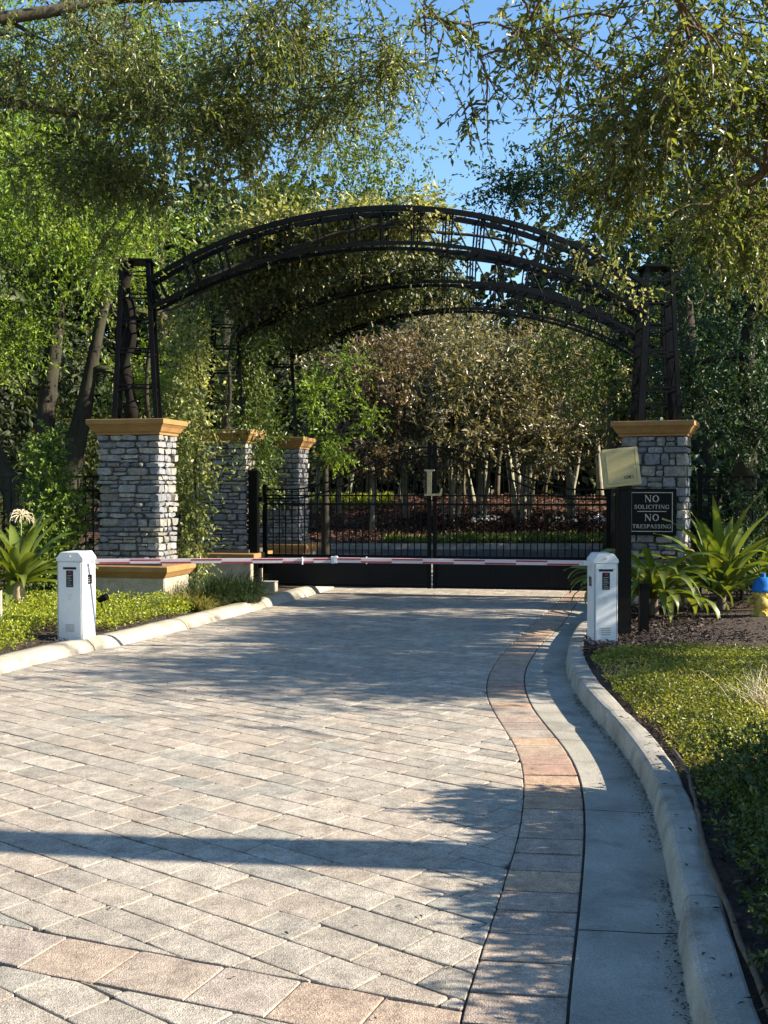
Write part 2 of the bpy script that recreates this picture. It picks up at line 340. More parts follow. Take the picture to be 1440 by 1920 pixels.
def tree(name, label, cat, loc, trunks, clumps, leaf, bark, lm, seed, per=9, tl=.45, droop=.25, ratio=.36, group=None, twigs=0, limb_r=.05, upn=.3, dens=1.0):
    """trunks: list of polylines [(x,y,z,r),...] in local space; clumps in local space"""
    rng = np.random.default_rng(seed)
    root = empty(name, loc, 0, label, cat, group)
    mb = MB()
    tips = []
    for tr_ in trunks:
        pts = []; rad = []
        for i in range(len(tr_) - 1):
            a = np.array(tr_[i]); b = np.array(tr_[i + 1])
            for k in range(3):
                u = k / 3; q = a * (1 - u) + b * u; pts.append(q[:3] + (rng.normal(size=3) * q[3] * .16 if (i or k) else 0)); rad.append(q[3] * (1 + .1 * rng.normal()))
        pts.append(tr_[-1][:3]); rad.append(tr_[-1][3])
        rad[0] *= 1.35
        mb.tube(pts, rad, 10); tips.append(([Vector(p) for p in pts], rad))
    nodes = [(pts[i], rad[i]) for pts, rad in tips for i in range(len(pts) // 3, len(pts))]
    base_n = len(nodes)
    for c, r, n in sorted(clumps, key=lambda q: min((p - Vector(q[0])).length for p, _ in nodes[:base_n])):
        c_ = Vector(c); best = min(nodes, key=lambda q: (q[0] - c_).length + abs(min(0, c_.z - q[0].z)) * .5 + (.35 * leaf * 10 if q[1] < .012 else 0))
        d0 = (best[0] - c_).length; r0 = min(best[1] * .7, limb_r * 1.6)
        cp = curve_pts(best[0], c_, 7, .045 * d0, .16, rng)
        mb.tube(cp, [r0 * (1 - .7 * i / 6) + .004 for i in range(7)], 6)
        nodes += [(cp[i], max(.009, r0 * (1 - .7 * i / 6))) for i in (3, 5, 6)]
        for _ in range(4 if n > 60 else 2):
            e = c_ + Vector(rng.normal(size=3) * np.array(r) * .55); s = cp[int(rng.integers(3, 6))]
            mb.tube(curve_pts(s, e, 5, 0, .18, rng), [r0 * .4 + .002, r0 * .33 + .002, r0 * .25 + .001, r0 * .15 + .001, .003], 4)
    me = mesh('trunk', mb.v, mb.f, bark, True); link('trunk', me, root)
    clumps = [(c, r, max(4, int(n * dens))) for c, r, n in clumps]
    P, D, T, Tw = sprays(rng, clumps, per, tl, leaf, droop)
    lv = leaf * (.5 + .95 * rng.random(len(P)) ** 1.3)
    cm = leaf_mesh('crown', P, D, lv, lv * ratio, lm, T, rng, upn)
    o = link('crown', cm, root); o['kind'] = 'stuff'
    if twigs:
        pick = rng.permutation(len(Tw))[:twigs]; tb = MB()
        for i in pick: tb.tube(Tw[i], [.006, .0045, .002], 3, False)
        o2 = link('twigs', mesh('twigs', tb.v, tb.f, bark, True), root); o2['kind'] = 'stuff'
    return root

def blob(rng, c, r, k, n, sub=.45):
    """break one ellipsoid into k smaller overlapping clumps of n twigs in all"""
    q = in_ball(rng, k, .5); return [(tuple(np.array(c) + q[i] * np.array(r) * .85), tuple(np.array(r) * sub * (.7 + .6 * rng.random())), max(6, int(n / k * (.6 + .8 * rng.random())))) for i in range(k)]

# ================================================================== THE SETTING
rnd = random.Random(7)
def smooth_curve(pts, n=400, sig=5):
    p = np.array(sorted(pts, key=lambda q: q[1])); y = np.linspace(p[0, 1], p[-1, 1], n); x = np.interp(y, p[:, 1], p[:, 0])
    k = np.exp(-.5 * (np.arange(-3 * sig, 3 * sig + 1) / sig) ** 2); k /= k.sum()
    xp = np.concatenate([2 * x[0] - x[1:3 * sig + 1][::-1], x, 2 * x[-1] - x[-3 * sig - 1:-1][::-1]])
    xs = np.convolve(xp, k, 'valid')
    return lambda v: np.interp(v, y, xs)
INNER = smooth_curve([(5.6, 27), (4.3, 23), (3.45, 19.8), (2.961, 17.991), (2.477, 16.14), (1.858, 13.846), (1.198, 11.393), (.931, 9.999), (.844, 9.066), (.859, 8.16), (.89, 7.479), (.875, 6.903), (.821, 6.397), (.699, 5.587), (.573, 5.029), (.444, 4.44), (.349, 4.036), (.282, 3.771), (.239, 3.573), (.10, 2.6), (-.1, 1.2), (-.3, 0)])
OUTER = smooth_curve([(6.1, 27), (4.75, 23), (3.85, 19.8), (3.30, 17.991), (2.98, 16.896), (2.233, 13.846), (1.681, 12.001), (1.36, 10.588), (1.238, 9.782), (1.166, 8.8), (1.181, 8.086), (1.214, 7.417), (1.207, 6.903), (1.16, 6.397), (1.05, 5.713), (.959, 5.243), (.84, 4.685), (.746, 4.239), (.675, 3.929), (.588, 3.573), (.44, 2.6), (.24, 1.2), (.04, 0)])
KERB = smooth_curve([(6.55, 27), (5.2, 23), (4.3, 19.8), (3.68, 17.9), (3.32, 16.4), (2.80, 14.814), (2.168, 12.677), (1.883, 11.393), (1.71, 10.345), (1.605, 9.066), (1.592, 8.16), (1.592, 7.417), (1.554, 6.634), (1.423, 5.713), (1.30, 5.029), (1.177, 4.39), (1.072, 3.929), (1.002, 3.573), (.87, 2.6), (.67, 1.2), (.47, 0)])
LEFT = smooth_curve([(-6.2, 0), (-5.2, 4), (-4.3, 7), (-3.80, 9), (-3.56, 10.198), (-3.491, 10.62), (-3.265, 11.321), (-2.939, 11.961), (-2.684, 12.677), (-2.434, 13.433), (-2.253, 14.008), (-1.982, 14.936), (-1.70, 15.926), (-1.42, 16.817), (-1.10, 17.902), (-.80, 19.2), (-.9, 21), (-1.6, 23), (-3.5, 25.5), (-6, 27)])

# far ground, one sheet to the horizon
link('ground', mesh('ground', [(-900, -300, -.09), (900, -300, -.09), (900, 1500, -.09), (-900, 1500, -.09)], [(0, 1, 2, 3)], M['soil']))['kind'] = 'structure'

# ---- driveway: dark joint bed with the pavers lying in it
ys = np.linspace(0, 27, 120)
v = [(float(LEFT(y)) - .1, y, -.016) for y in ys] + [(float(OUTER(y)) + .03, y, -.016) for y in ys]; n = len(ys)
drive = link('driveway', mesh('driveway', v, [(i, n + i, n + i + 1, i + 1) for i in range(n - 1)], M['sand'])); drive['kind'] = 'structure'
# the loop road beyond the gate
v = [(-60, 26.6, -.02), (60, 26.6, -.02), (60, 31.5, -.02), (-60, 31.5, -.02)]
link('loop_road', mesh('loop_road', v, [(0, 1, 2, 3)], M['asphalt']))['kind'] = 'structure'

def clip(poly, p0, nrm):
    out = []; m = len(poly)
    for i in range(m):
        a = poly[i]; b = poly[(i + 1) % m]
        da = (a[0] - p0[0]) * nrm[0] + (a[1] - p0[1]) * nrm[1]; db = (b[0] - p0[0]) * nrm[0] + (b[1] - p0[1]) * nrm[1]
        if da >= 0: out.append(a)
        if (da >= 0) != (db >= 0):
            t_ = da / (da - db); out.append((a[0] + (b[0] - a[0]) * t_, a[1] + (b[1] - a[1]) * t_))
    return out
def area(p): return .5 * abs(sum(p[i][0] * p[(i + 1) % len(p)][1] - p[(i + 1) % len(p)][0] * p[i][1] for i in range(len(p))))

ca, sa = math.cos(R(-38)), math.sin(R(-38))
def paver_geo(poly, gap=.0014, jit=.0028, dz=None):
    """tumbled slab: irregular outline, rounded shoulder, slightly tilted top"""
    if sum(poly[i][0] * poly[(i + 1) % len(poly)][1] - poly[(i + 1) % len(poly)][0] * poly[i][1] for i in range(len(poly))) < 0: poly = poly[::-1]
    cx = sum(p[0] for p in poly) / len(poly); cy = sum(p[1] for p in poly) / len(poly)
    o = []
    for i in range(len(poly)):
        a = Vector(poly[i]); b = Vector(poly[(i + 1) % len(poly)]); e = b - a; L = e.length
        if L < .012: continue
        big = .5 if rnd.random() < .55 else rnd.uniform(1.2, 4.5); nr = Vector((-e.y, e.x)) / L; k = 3 if L > .2 else (2 if L > .09 else 1)
        a2 = a + e / L * min(.012, L * .2); b2 = b - e / L * min(.012, L * .2)
        for j in range(k + 1):
            t_ = j / k; q = a2.lerp(b2, t_) + nr * ((gap * big + rnd.uniform(0, jit) * (1.0 if rnd.random() < .75 else 2.2) if abs((e / L).dot(Vector((ca, sa)))) > .7 else .0009 + rnd.uniform(0, .0024)) + (.001 if j in (0, k) else 0)); o.append(q)
    m = len(o)
    if m < 3: return None
    z0 = rnd.uniform(-.0012, .0012) if dz is None else dz; tx = rnd.uniform(-.006, .006); ty = rnd.uniform(-.006, .006); c = Vector((cx, cy))
    v = []
    for ins, z in ((0, -.04), (0, -.0022), (.004, -.0006), (.010, 0)):
        for q in o:
            d = c - q; dl = d.length; p = q + d / dl * min(ins, dl * .4) if dl > 1e-6 else q
            v.append((p.x, p.y, z + (z0 + (p.x - cx) * tx + (p.y - cy) * ty if z > -.03 else 0)))
    f = [(r * m + i, r * m + (i + 1) % m, (r + 1) * m + (i + 1) % m, (r + 1) * m + i) for r in range(3) for i in range(m)]
    f.append(tuple(range(3 * m, 4 * m)))
    return v, f

# transverse band of larger pinkish pavers across the foreground
BA, BB = Vector((-1.47, 4.35)), Vector((.10, 3.72)); bd = (BB - BA).normalized(); bn = Vector((bd.y, -bd.x))     # bn points to the camera
if bn.y > 0: bn = -bn
BW = .30
band = []
s0 = -3.6
while s0 < 1.9:
    ln = rnd.uniform(.30, .38); a = BA + bd * s0; b = BA + bd * (s0 + ln); s0 += ln
    poly = [tuple(a), tuple(b), tuple(b + bn * BW), tuple(a + bn * BW)]
    ym = (a.y + b.y) / 2
    if (a.x + b.x) / 2 > INNER(ym) - .02 or ym < 2: continue
    for yy in (ym - .1, ym, ym - .3):
        x0, x1 = float(INNER(yy - .02)), float(INNER(yy + .02)); e = Vector((x1 - x0, .04)).normalized()
        poly = clip(poly, (float(INNER(yy)), yy), (-e.y, e.x)) if len(poly) > 2 else poly
    if len(poly) > 2 and area(poly) > .006: band.append(poly)

field = []
ca, sa = math.cos(R(-38)), math.sin(R(-38))
row_v = -20.0; rows = []
while row_v < 24:
    wd = rnd.choice((.165, .195, .225)); rows.append((row_v, wd)); row_v += wd
for rv, wd in rows:
    u = -26 + rnd.random() * .3
    while u < 26:
        ln = rnd.choice((.23, .30, .30, .36, .42)); u0 = u; u += ln
        c_u, c_v = u0 + ln / 2, rv + wd / 2
        cx, cy = c_u * ca - c_v * sa, c_u * sa + c_v * ca
        if cy < 2.4 or cy > 26.5: continue
        li, ri = float(LEFT(cy)), float(INNER(cy))
        if cx < li - .12 or cx > ri + .25: continue
        q0, q1 = rnd.uniform(-.006, .003), rnd.uniform(-.003, .006); sk = rnd.uniform(-.004, .004); wv_ = .010 * mnoise.noise((c_u * 1.3, c_v * .9, 5.1))
        poly = [(uu * ca - vv * sa, uu * sa + vv * ca) for uu, vv in ((u0 + sk, rv + q0 + wv_), (u - sk, rv + q0 * .5 + wv_), (u + sk, rv + wd + q1 + wv_), (u0 - sk, rv + wd + q1 * .4 + wv_))]
        if cx > ri - .35:
            for yy in (cy - .12, cy, cy + .12):
                if len(poly) < 3: break
                x0, x1 = float(INNER(yy - .02)), float(INNER(yy + .02)); e = Vector((x1 - x0, .04)).normalized()
                poly = clip(poly, (float(INNER(yy)), yy), (-e.y, e.x))
        if len(poly) < 3: continue
        # make room for the transverse band
        s1 = (Vector((cx, cy)) - BA).dot(bn)
        if -.35 < s1 < BW + .35:
            if s1 < BW / 2: poly = clip(poly, tuple(BA), tuple(-bn))
            else: poly = clip(poly, tuple(BA + bn * BW), tuple(bn))
        if len(poly) < 3 or area(poly) < .0035: continue
        field.append((cx, cy, poly))
def seen(cx, cy): return cy > 3.3 and abs(cx / max(cy, .1)) < .37
field.sort(key=lambda q: (0 if seen(q[0], q[1]) else 1, q[1]))
rest = MB()
for i, (cx, cy, poly) in enumerate(field):
    g_ = paver_geo(poly)
    if g_ is None: continue
    if i < 298: link('paver', mesh('paver', g_[0], g_[1], M['paver']), drive)
    else: rest.add(*g_)
o = rest.build('paver_field', M['paver_i'], drive); o['kind'] = 'stuff'
for poly in band:
    g_ = paver_geo(poly, .004, .004)
    if g_: link('band_paver', mesh('band_paver', g_[0], g_[1], M['band']), drive)
# soldier course along the gutter
y = 2.6
while y < 24:
    xm = .5 * (INNER(y) + OUTER(y)); sl_ = float(.5 * (INNER(y + .05) + OUTER(y + .05)) - xm) / .05
    ln = rnd.uniform(.215, .265) / math.hypot(1, sl_); y2 = y + ln
    k = sl_ * .55
    def cross(yy):
        a = float(INNER(yy)); b = float(OUTER(yy)); h = (b - a) / 2
        ya, yb = yy + k * h, yy - k * h
        return (float(INNER(ya)) + .002, ya), (float(OUTER(yb)) - .004, yb)
    a0, b0 = cross(y); a1, b1 = cross(y2)
    g_ = paver_geo([a0, b0, b1, a1], .003, .003)
    if g_: link('border_paver', mesh('border_paver', g_[0], g_[1], M['border']), drive)
    y = y2

# ---- gutter slabs and kerbs
gut = empty('gutter', (0, 0, 0), kind='structure')
y = 1.0; gy = []
while y < 23:
    y2 = y + rnd.uniform(1.55, 1.95); gy.append((y, y2)); y = y2
for (a, b) in gy:
    yy = np.linspace(a + .004, b - .004, 10); v = []; f = []
    for q in yy:
        x0, x1 = float(OUTER(q)) + .006, float(KERB(q)) + .02
        for u, z in ((0, -.06), (0, -.004), (.01, .0), (.35, -.006), (.75, -.016), (1, -.014)): v.append((x0 + (x1 - x0) * u, q, z))
    for i in range(9):
        for j in range(5): f.append((i * 6 + j, i * 6 + j + 1, (i + 1) * 6 + j + 1, (i + 1) * 6 + j))
    link('gutter_slab', mesh('gutter_slab', v, f, M['gutter'], False), gut)

def kerb(name, curve, side, prof, y0, y1, mat, seg=(1.5, 2.6)):
    root = empty(name, (0, 0, 0), kind='structure'); y = y0; P = len(prof)
    while y < y1:
        y2 = min(y + rnd.uniform(*seg), y1 + .2); yy = np.linspace(y + .006, y2 - .006, 14); v = []; f = []
        for i, q in enumerate(yy):
            s_ = (float(curve(q + .03)) - float(curve(q - .03))) / .06; t_ = Vector((s_, 1)).normalized(); nr = Vector((t_.y, -t_.x)) * side
            dd = .014 if i in (0, 13) else 0
            for o_, z in prof:
                wob = .006 * mnoise.noise((q * 2.1, o_ * 9 + side, 3.3)) + .003 * mnoise.noise((q * 7.3, o_ * 31, 1.3))
                v.append((float(curve(q)) + nr.x * (o_ + wob + (dd if o_ < .1 else 0)), q + nr.y * (o_ + wob), z + wob * .6 - (dd * .5 if z > .05 else 0)))
        for i in range(13):
            for j in range(P - 1):
                q_ = (i * P + j, i * P + j + 1, (i + 1) * P + j + 1, (i + 1) * P + j); f.append(q_ if side > 0 else q_[::-1])
        f.append(tuple(range(P - 1, -1, -1))); f.append(tuple(range(13 * P, 14 * P)))
        link('curb_segment', mesh('curb_segment', v, f, mat, side < 0), root); y = y2
    return root
kerb('right_curb', KERB, 1, [(-.01, -.06), (.0, -.012), (.004, .0), (.012, .055), (.020, .098), (.028, .112), (.042, .121), (.065, .125), (.11, .127), (.16, .125), (.172, .118), (.175, -.06)], .8, 23, M['concrete'])
kerb('left_curb', LEFT, -1, [(-.01, -.06), (.0, -.01), (.035, .05), (.08, .095), (.13, .116), (.2, .12), (.255, .115), (.27, .10), (.275, -.06)], 5, 24, M['kerbl'])

# ---- planting beds (gently uneven sheets just below the kerb tops)
def bed(name, curve, side, off, y0, y1, far, mat, z0=.092):
    ys = np.arange(y0, y1, .35); us = [0, .15, .4, .8, 1.3, 2, 3, 4.5, 7, 12, far]; v = []; f = []
    for q in ys:
        for u in us:
            x = float(curve(q)) + side * (off + u); zz = z0 + (.03 * mnoise.noise((x * .8, q * .8, 1.7)) + .02 * mnoise.noise((x * 3, q * 3, .7)) if u > 0 else 0) + min(.06, u * .03)
            v.append((x, q, zz))
    k = len(us)
    for i in range(len(ys) - 1):
        for j in range(k - 1):
            q_ = (i * k + j, i * k + j + 1, (i + 1) * k + j + 1, (i + 1) * k + j); f.append(q_ if side > 0 else q_[::-1])
    o = link(name, mesh(name, v, f, mat, True)); o['kind'] = 'structure'; return o
bed('left_planting_bed', LEFT, -1, .26, 3, 26, 45, M['mulch'])
bed('right_planting_bed', KERB, 1, .165, 1, 26, 45, M['mulch'])

# ---- mulched bank beyond the gate
def bank_z(x, y):
    t_ = max(0, min(1, (y - 31.3) / 12)); return .1 + 1.0 * t_ * t_ * (3 - 2 * t_) + .05 * mnoise.noise((x * .5, y * .5, 2)) + .22 * math.exp(-((x - 3) / 9) ** 2) * t_
xs = np.linspace(-50, 50, 90); yb = np.concatenate([np.linspace(31.3, 46, 26), [55, 75, 120]])
v = [(x, y, bank_z(x, y)) for y in yb for x in xs]; k = len(xs)
link('mulch_bank', mesh('mulch_bank', v, [(i * k + j, i * k + j + 1, (i + 1) * k + j + 1, (i + 1) * k + j) for i in range(len(yb) - 1) for j in range(k - 1)], M['redmulch'], True))['kind'] = 'structure'
ic = MB(); ic.box(-45, 45, 31.1, 31.32, -.1, .13); o = ic.build('loop_curb', M['concrete'], None, False, .02); o['kind'] = 'structure'

# ================================================================== STONE PILLARS
def rough_block(dx, dy, dz, nx, ny, nz, amp, rnd_r, rg):
    """box with subdivided faces, knocked-off edges and uneven faces; centred on the origin"""
    idx = {}; v = []; f = []
    def vid(i, j, k):
        if (i, j, k) not in idx:
            p = [-dx / 2 + dx * i / nx, -dy / 2 + dy * j / ny, -dz / 2 + dz * k / nz]
            ext = [(-1 if i == 0 else 1 if i == nx else 0), (-1 if j == 0 else 1 if j == ny else 0), (-1 if k == 0 else 1 if k == nz else 0)]
            ne = sum(1 for e in ext if e)
            for a in range(3):
                if ext[a] and ne > 1: p[a] -= ext[a] * rnd_r * (.5 if ne == 2 else 1) * rg.uniform(.4, 1.5)
                p[a] += rg.uniform(-1, 1) * amp * (.45 if a == 2 else 1)
            idx[(i, j, k)] = len(v); v.append(tuple(p))
        return idx[(i, j, k)]
    for i in range(nx):
        for k in range(nz):
            f.append((vid(i, 0, k), vid(i + 1, 0, k), vid(i + 1, 0, k + 1), vid(i, 0, k + 1)))
            f.append((vid(i, ny, k), vid(i, ny, k + 1), vid(i + 1, ny, k + 1), vid(i + 1, ny, k)))
        for j in range(ny):
            f.append((vid(i, j, 0), vid(i, j + 1, 0), vid(i + 1, j + 1, 0), vid(i + 1, j, 0)))
            f.append((vid(i, j, nz), vid(i + 1, j, nz), vid(i + 1, j + 1, nz), vid(i, j + 1, nz)))
    for j in range(ny):
        for k in range(nz):
            f.append((vid(0, j, k), vid(0, j, k + 1), vid(0, j + 1, k + 1), vid(0, j + 1, k)))
            f.append((vid(nx, j, k), vid(nx, j + 1, k), vid(nx, j + 1, k + 1), vid(nx, j, k + 1)))
    return v, f

PW, PD = .92, .60           # stone column
PZ0, PZ1 = .72, 2.46        # stone from base slab to cap
def build_pillar(seed, hmin, hmax, wmin, wmax, stone_mat_):
    rg = random.Random(seed); root = empty('stone_pillar')
    MB().box(-PW / 2 + .05, PW / 2 - .05, -PD / 2 + .05, PD / 2 - .05, PZ0 - .02, PZ1 + .02).build('core', M['mortar'], root)
    # base block and ledge slab, then the moulded cap
    b = MB().rect_loft([(.58, .42, .0), (.58, .42, .50)]).build('base', M['base'], root, False, .012)
    MB().rect_loft([(.585, .425, .502), (.60, .44, .52), (.63, .47, .56), (.655, .495, .59), (.655, .495, .655), (.64, .48, .665)]).build('ledge', M['cap'], b)
    MB().rect_loft([(.52, .36, .667), (.52, .36, PZ0)]).build('plinth', M['mortar'], b)
    c = MB().rect_loft([(.475, .315, PZ1), (.475, .315, PZ1 + .025), (.50, .34, PZ1 + .045), (.53, .37, PZ1 + .10), (.56, .40, PZ1 + .135), (.575, .415, PZ1 + .145), (.575, .415, PZ1 + .205), (.568, .408, PZ1 + .212)]).build('cap', M['cap'], root)
    z = PZ0
    def put(cx, cy, cz, dx, dy, dz, nx, ny, nz, amp, tilt=0):
        v_, f_ = rough_block(dx, dy, dz, nx, ny, nz, amp, min(.011, dz * .18), rg)
        o = link('stone', mesh('stone', v_, f_, stone_mat_), root); o.location = (cx, cy, cz)
        kz = .22 if rg.random() < .4 else .05; o.rotation_euler = (rg.uniform(-.09, .09), rg.uniform(-.03, .03) + tilt, rg.uniform(-kz, kz)); return o
    row = 0
    while z < PZ1 - .02:
        h = rg.uniform(hmin, hmax); h = min(h, PZ1 - z)
        if PZ1 - (z + h) < .05: h = PZ1 - z
        zc = z + h / 2; hh = h - .008
        cw = {}
        for sx in (-1, 1):
            for sy in (-1, 1):
                if (row + (sx * sy > 0)) % 2: a, b_ = rg.uniform(.22, .34), rg.uniform(.13, .19)
                else: a, b_ = rg.uniform(.12, .18), rg.uniform(.20, .29)
                pr = rg.uniform(-.012, .022); cw[(sx, sy)] = (a, b_)
                put(sx * (PW / 2 + pr - a / 2), sy * (PD / 2 + pr - b_ / 2), zc, a, b_, hh * rg.uniform(.94, 1), 3, 2, 1, .008)
        for sy in (-1, 1):
            x = -PW / 2 + cw[(-1, sy)][0] + .006; xe = PW / 2 - cw[(1, sy)][0] - .006
            while x < xe - .02:
                w_ = rg.uniform(wmin, wmax); w_ = xe - x if xe - (x + w_) < .07 else w_
                if h > .075 and rg.random() < .3:          # a course split into two thin stones
                    s_ = rg.uniform(.4, .6)
                    for a_, b2 in ((0, s_), (s_, 1)):
                        pr = rg.uniform(-.014, .02); put(x + w_ / 2, sy * (PD / 2 + pr - .06), z + h * (a_ + b2) / 2, w_ - .007, .12, h * (b2 - a_) - .007, 3, 1, 2, .007)
                else:
                    pr = rg.uniform(-.016, .024); put(x + w_ / 2, sy * (PD / 2 + pr - .06), zc, w_ - .007, .12, hh * rg.uniform(.92, 1), 3, 1, 2, .009, rg.uniform(-.03, .03))
                x += w_
        for sx in (-1, 1):
            y_ = -PD / 2 + cw[(sx, -1)][1] + .006; ye = PD / 2 - cw[(sx, 1)][1] - .006
            while y_ < ye - .02:
                w_ = rg.uniform(wmin * .7, wmax * .8); w_ = ye - y_ if ye - (y_ + w_) < .07 else w_
                pr = rg.uniform(-.012, .022); put(sx * (PW / 2 + pr - .06), y_ + w_ / 2, zc, .12, w_ - .007, hh, 1, 3, 2, .008)
                y_ += w_
        z += h; row += 1
    return root
def copy_tree(o, parent=None):
    c = o.copy(); COL.objects.link(c); c.parent = parent
    for ch in list(o.children): copy_tree(ch, c)
    return c
PGRP = 'stone pillars carrying the trellis arches'
LROW = [(-3.45, 15.48), (-2.62, 18.36), (-1.97, 21.15)]; RROW = [(3.90, 15.88), (4.61, 18.80), (5.29, 21.60)]
PTH = -R(13)
pilA = build_pillar(3, .055, .12, .12, .30, M['stone'])
pilB = build_pillar(11, .075, .19, .12, .26, M['stone'])
def place(o, x, y, rz, label): o.location = (x, y, .0); o.rotation_euler = (0, 0, rz); tag(o, label, 'pillar', PGRP)
second = copy_tree(pilA); third = copy_tree(pilA); hid2 = copy_tree(pilB); hid3 = copy_tree(pilB)
place(pilA, *LROW[0], PTH, 'large grey stacked-stone pillar with ochre cap beside the left white barrier cabinet')
place(second, *LROW[1], PTH + math.pi, 'shaded stone pillar left of the gate, middle one of the left row')
place(third, *LROW[2], PTH, 'farthest stone pillar of the left row, seen through the gate bars')
place(pilB, *RROW[0], -R(21), 'stone pillar on the right carrying the black no soliciting sign')
place(hid2, *RROW[1], PTH, 'stone pillar hidden directly behind the one with the sign')
place(hid3, *RROW[2], PTH + math.pi, 'rearmost stone pillar of the right row')
CAPZ = PZ1 + .212

# ================================================================== TRELLIS ARCHES
def trellis(k, label):
    A = Vector((*LROW[k], 0)); B = Vector((*RROW[k], 0)); d = (B - A); span = d.length; ang = math.atan2(d.y, d.x)
    root = empty('trellis_arch', ((A + B) / 2), ang, label, 'trellis', 'black steel trellis arches over the driveway')
    h = span / 2; bk = M['black']
    TOPZ = 4.86
    for s in (-1, 1):
        cx = s * h
        for a in (-1, 1):
            for b in (-1, 1):
                MB().bar((cx + a * .285, b * .20, CAPZ - .01), (cx + a * .175, b * .155, TOPZ), .06, .045, (0, 1, 0)).build('tower_leg', bk, root)
        MB().box(cx - .24, cx + .24, -.21, .21, TOPZ, TOPZ + .03).build('tower_cap', bk, root)
        def at_(a, b, z):
            t_ = (z - CAPZ) / (TOPZ - CAPZ); return Vector((cx + a * (.285 - .11 * t_), b * (.20 - .045 * t_), z))
        for z in (3.10, 3.60, 4.00, 4.35, 4.66):
            for dz in (0, .055):
                for (a, b), (a2, b2) in ((((-1, -1), (1, -1)), ((-1, 1), (1, 1))) if dz else (((-1, -1), (1, -1)), ((-1, -1), (-1, 1)), ((1, -1), (1, 1)))):
                    MB().bar(at_(a, b, z + dz), at_(a2, b2, z + dz), .02).build('rung', bk, root)
        for z0, z1 in ((CAPZ, 3.10), (3.12, 3.60)):
            for a in (-1, 1):
                MB().bar(at_(a, -1, z0), at_(a, 1, z1), .012).build('cross_brace', bk, root)
                MB().bar(at_(a, 1, z0), at_(a, -1, z1), .012).build('cross_brace', bk, root)
    he = h - .20
    def arc(zs, za, x):                       # circular arc through the springing and the crown
        r = (he * he + (za - zs) ** 2) / (2 * (za - zs)); return za - r + math.sqrt(max(0, r * r - x * x))
    TS, TA, BS, BA_ = 4.60, 5.63, 4.20, 5.15
    N = 40; xs_ = [-he + 2 * he * i / N for i in range(N + 1)]
    def chord(zs, za, y, wd, ht, nm):
        v = []; f = []
        for x in xs_:
            z = arc(zs, za, x)
            for a, b in ((-1, -1), (1, -1), (1, 1), (-1, 1)): v.append((x, y + a * wd / 2, z + b * ht / 2))
        for i in range(N):
            for q in range(4): f.append((i * 4 + q, i * 4 + (q + 1) % 4, i * 4 + 4 + (q + 1) % 4, i * 4 + 4 + q))
        f += [(0, 1, 2, 3), (N * 4 + 3, N * 4 + 2, N * 4 + 1, N * 4)]
        me = mesh(nm, v, f, bk); bm = bmesh.new(); bm.from_mesh(me); bmesh.ops.recalc_face_normals(bm, faces=bm.faces); bm.to_mesh(me); bm.free()
        link(nm, me, root)
    for y in (-.19, .19):
        chord(TS, TA, y, .06, .072, 'top_chord'); chord(BS, BA_, y, .042, .05, 'bottom_chord')
    n = int(2 * he / .46)
    for i in range(n + 1):
        x = -he + .12 + (2 * he - .24) * i / n
        sl_ = -(arc(TS, TA, x + .01) - arc(TS, TA, x - .01)) / .02
        for y in (-.19, .19):
            for dx in (-.045, .045):
                MB().bar((x + dx - sl_ * .12, y, arc(BS, BA_, x + dx - sl_ * .12)), (x + dx + sl_ * .12, y, arc(TS, TA, x + dx + sl_ * .12)), .022, .03, (0, 1, 0)).build('spindle', bk, root)
        for z_ in ((TS, TA), (BS, BA_)):
            for dx in (0,):
                MB().bar((x + dx, -.19, arc(*z_, x + dx)), (x + dx, .19, arc(*z_, x + dx)), .02).build('tie', bk, root)
        if i < n:
            x2 = x + .34
            if x >= 0: MB().bar((x, -.19, arc(TS, TA, x) - .02), (x2, .19, arc(BS, BA_, x2) + .02), .018).build('cross_brace', bk, root)
    return root
trellis(0, 'front black steel trellis arch, nearest the barrier, with the highest curve')
trellis(1, 'middle black steel trellis arch, overgrown on its left side')
trellis(2, 'rearmost black steel trellis arch, lowest curve in the view behind the gate')

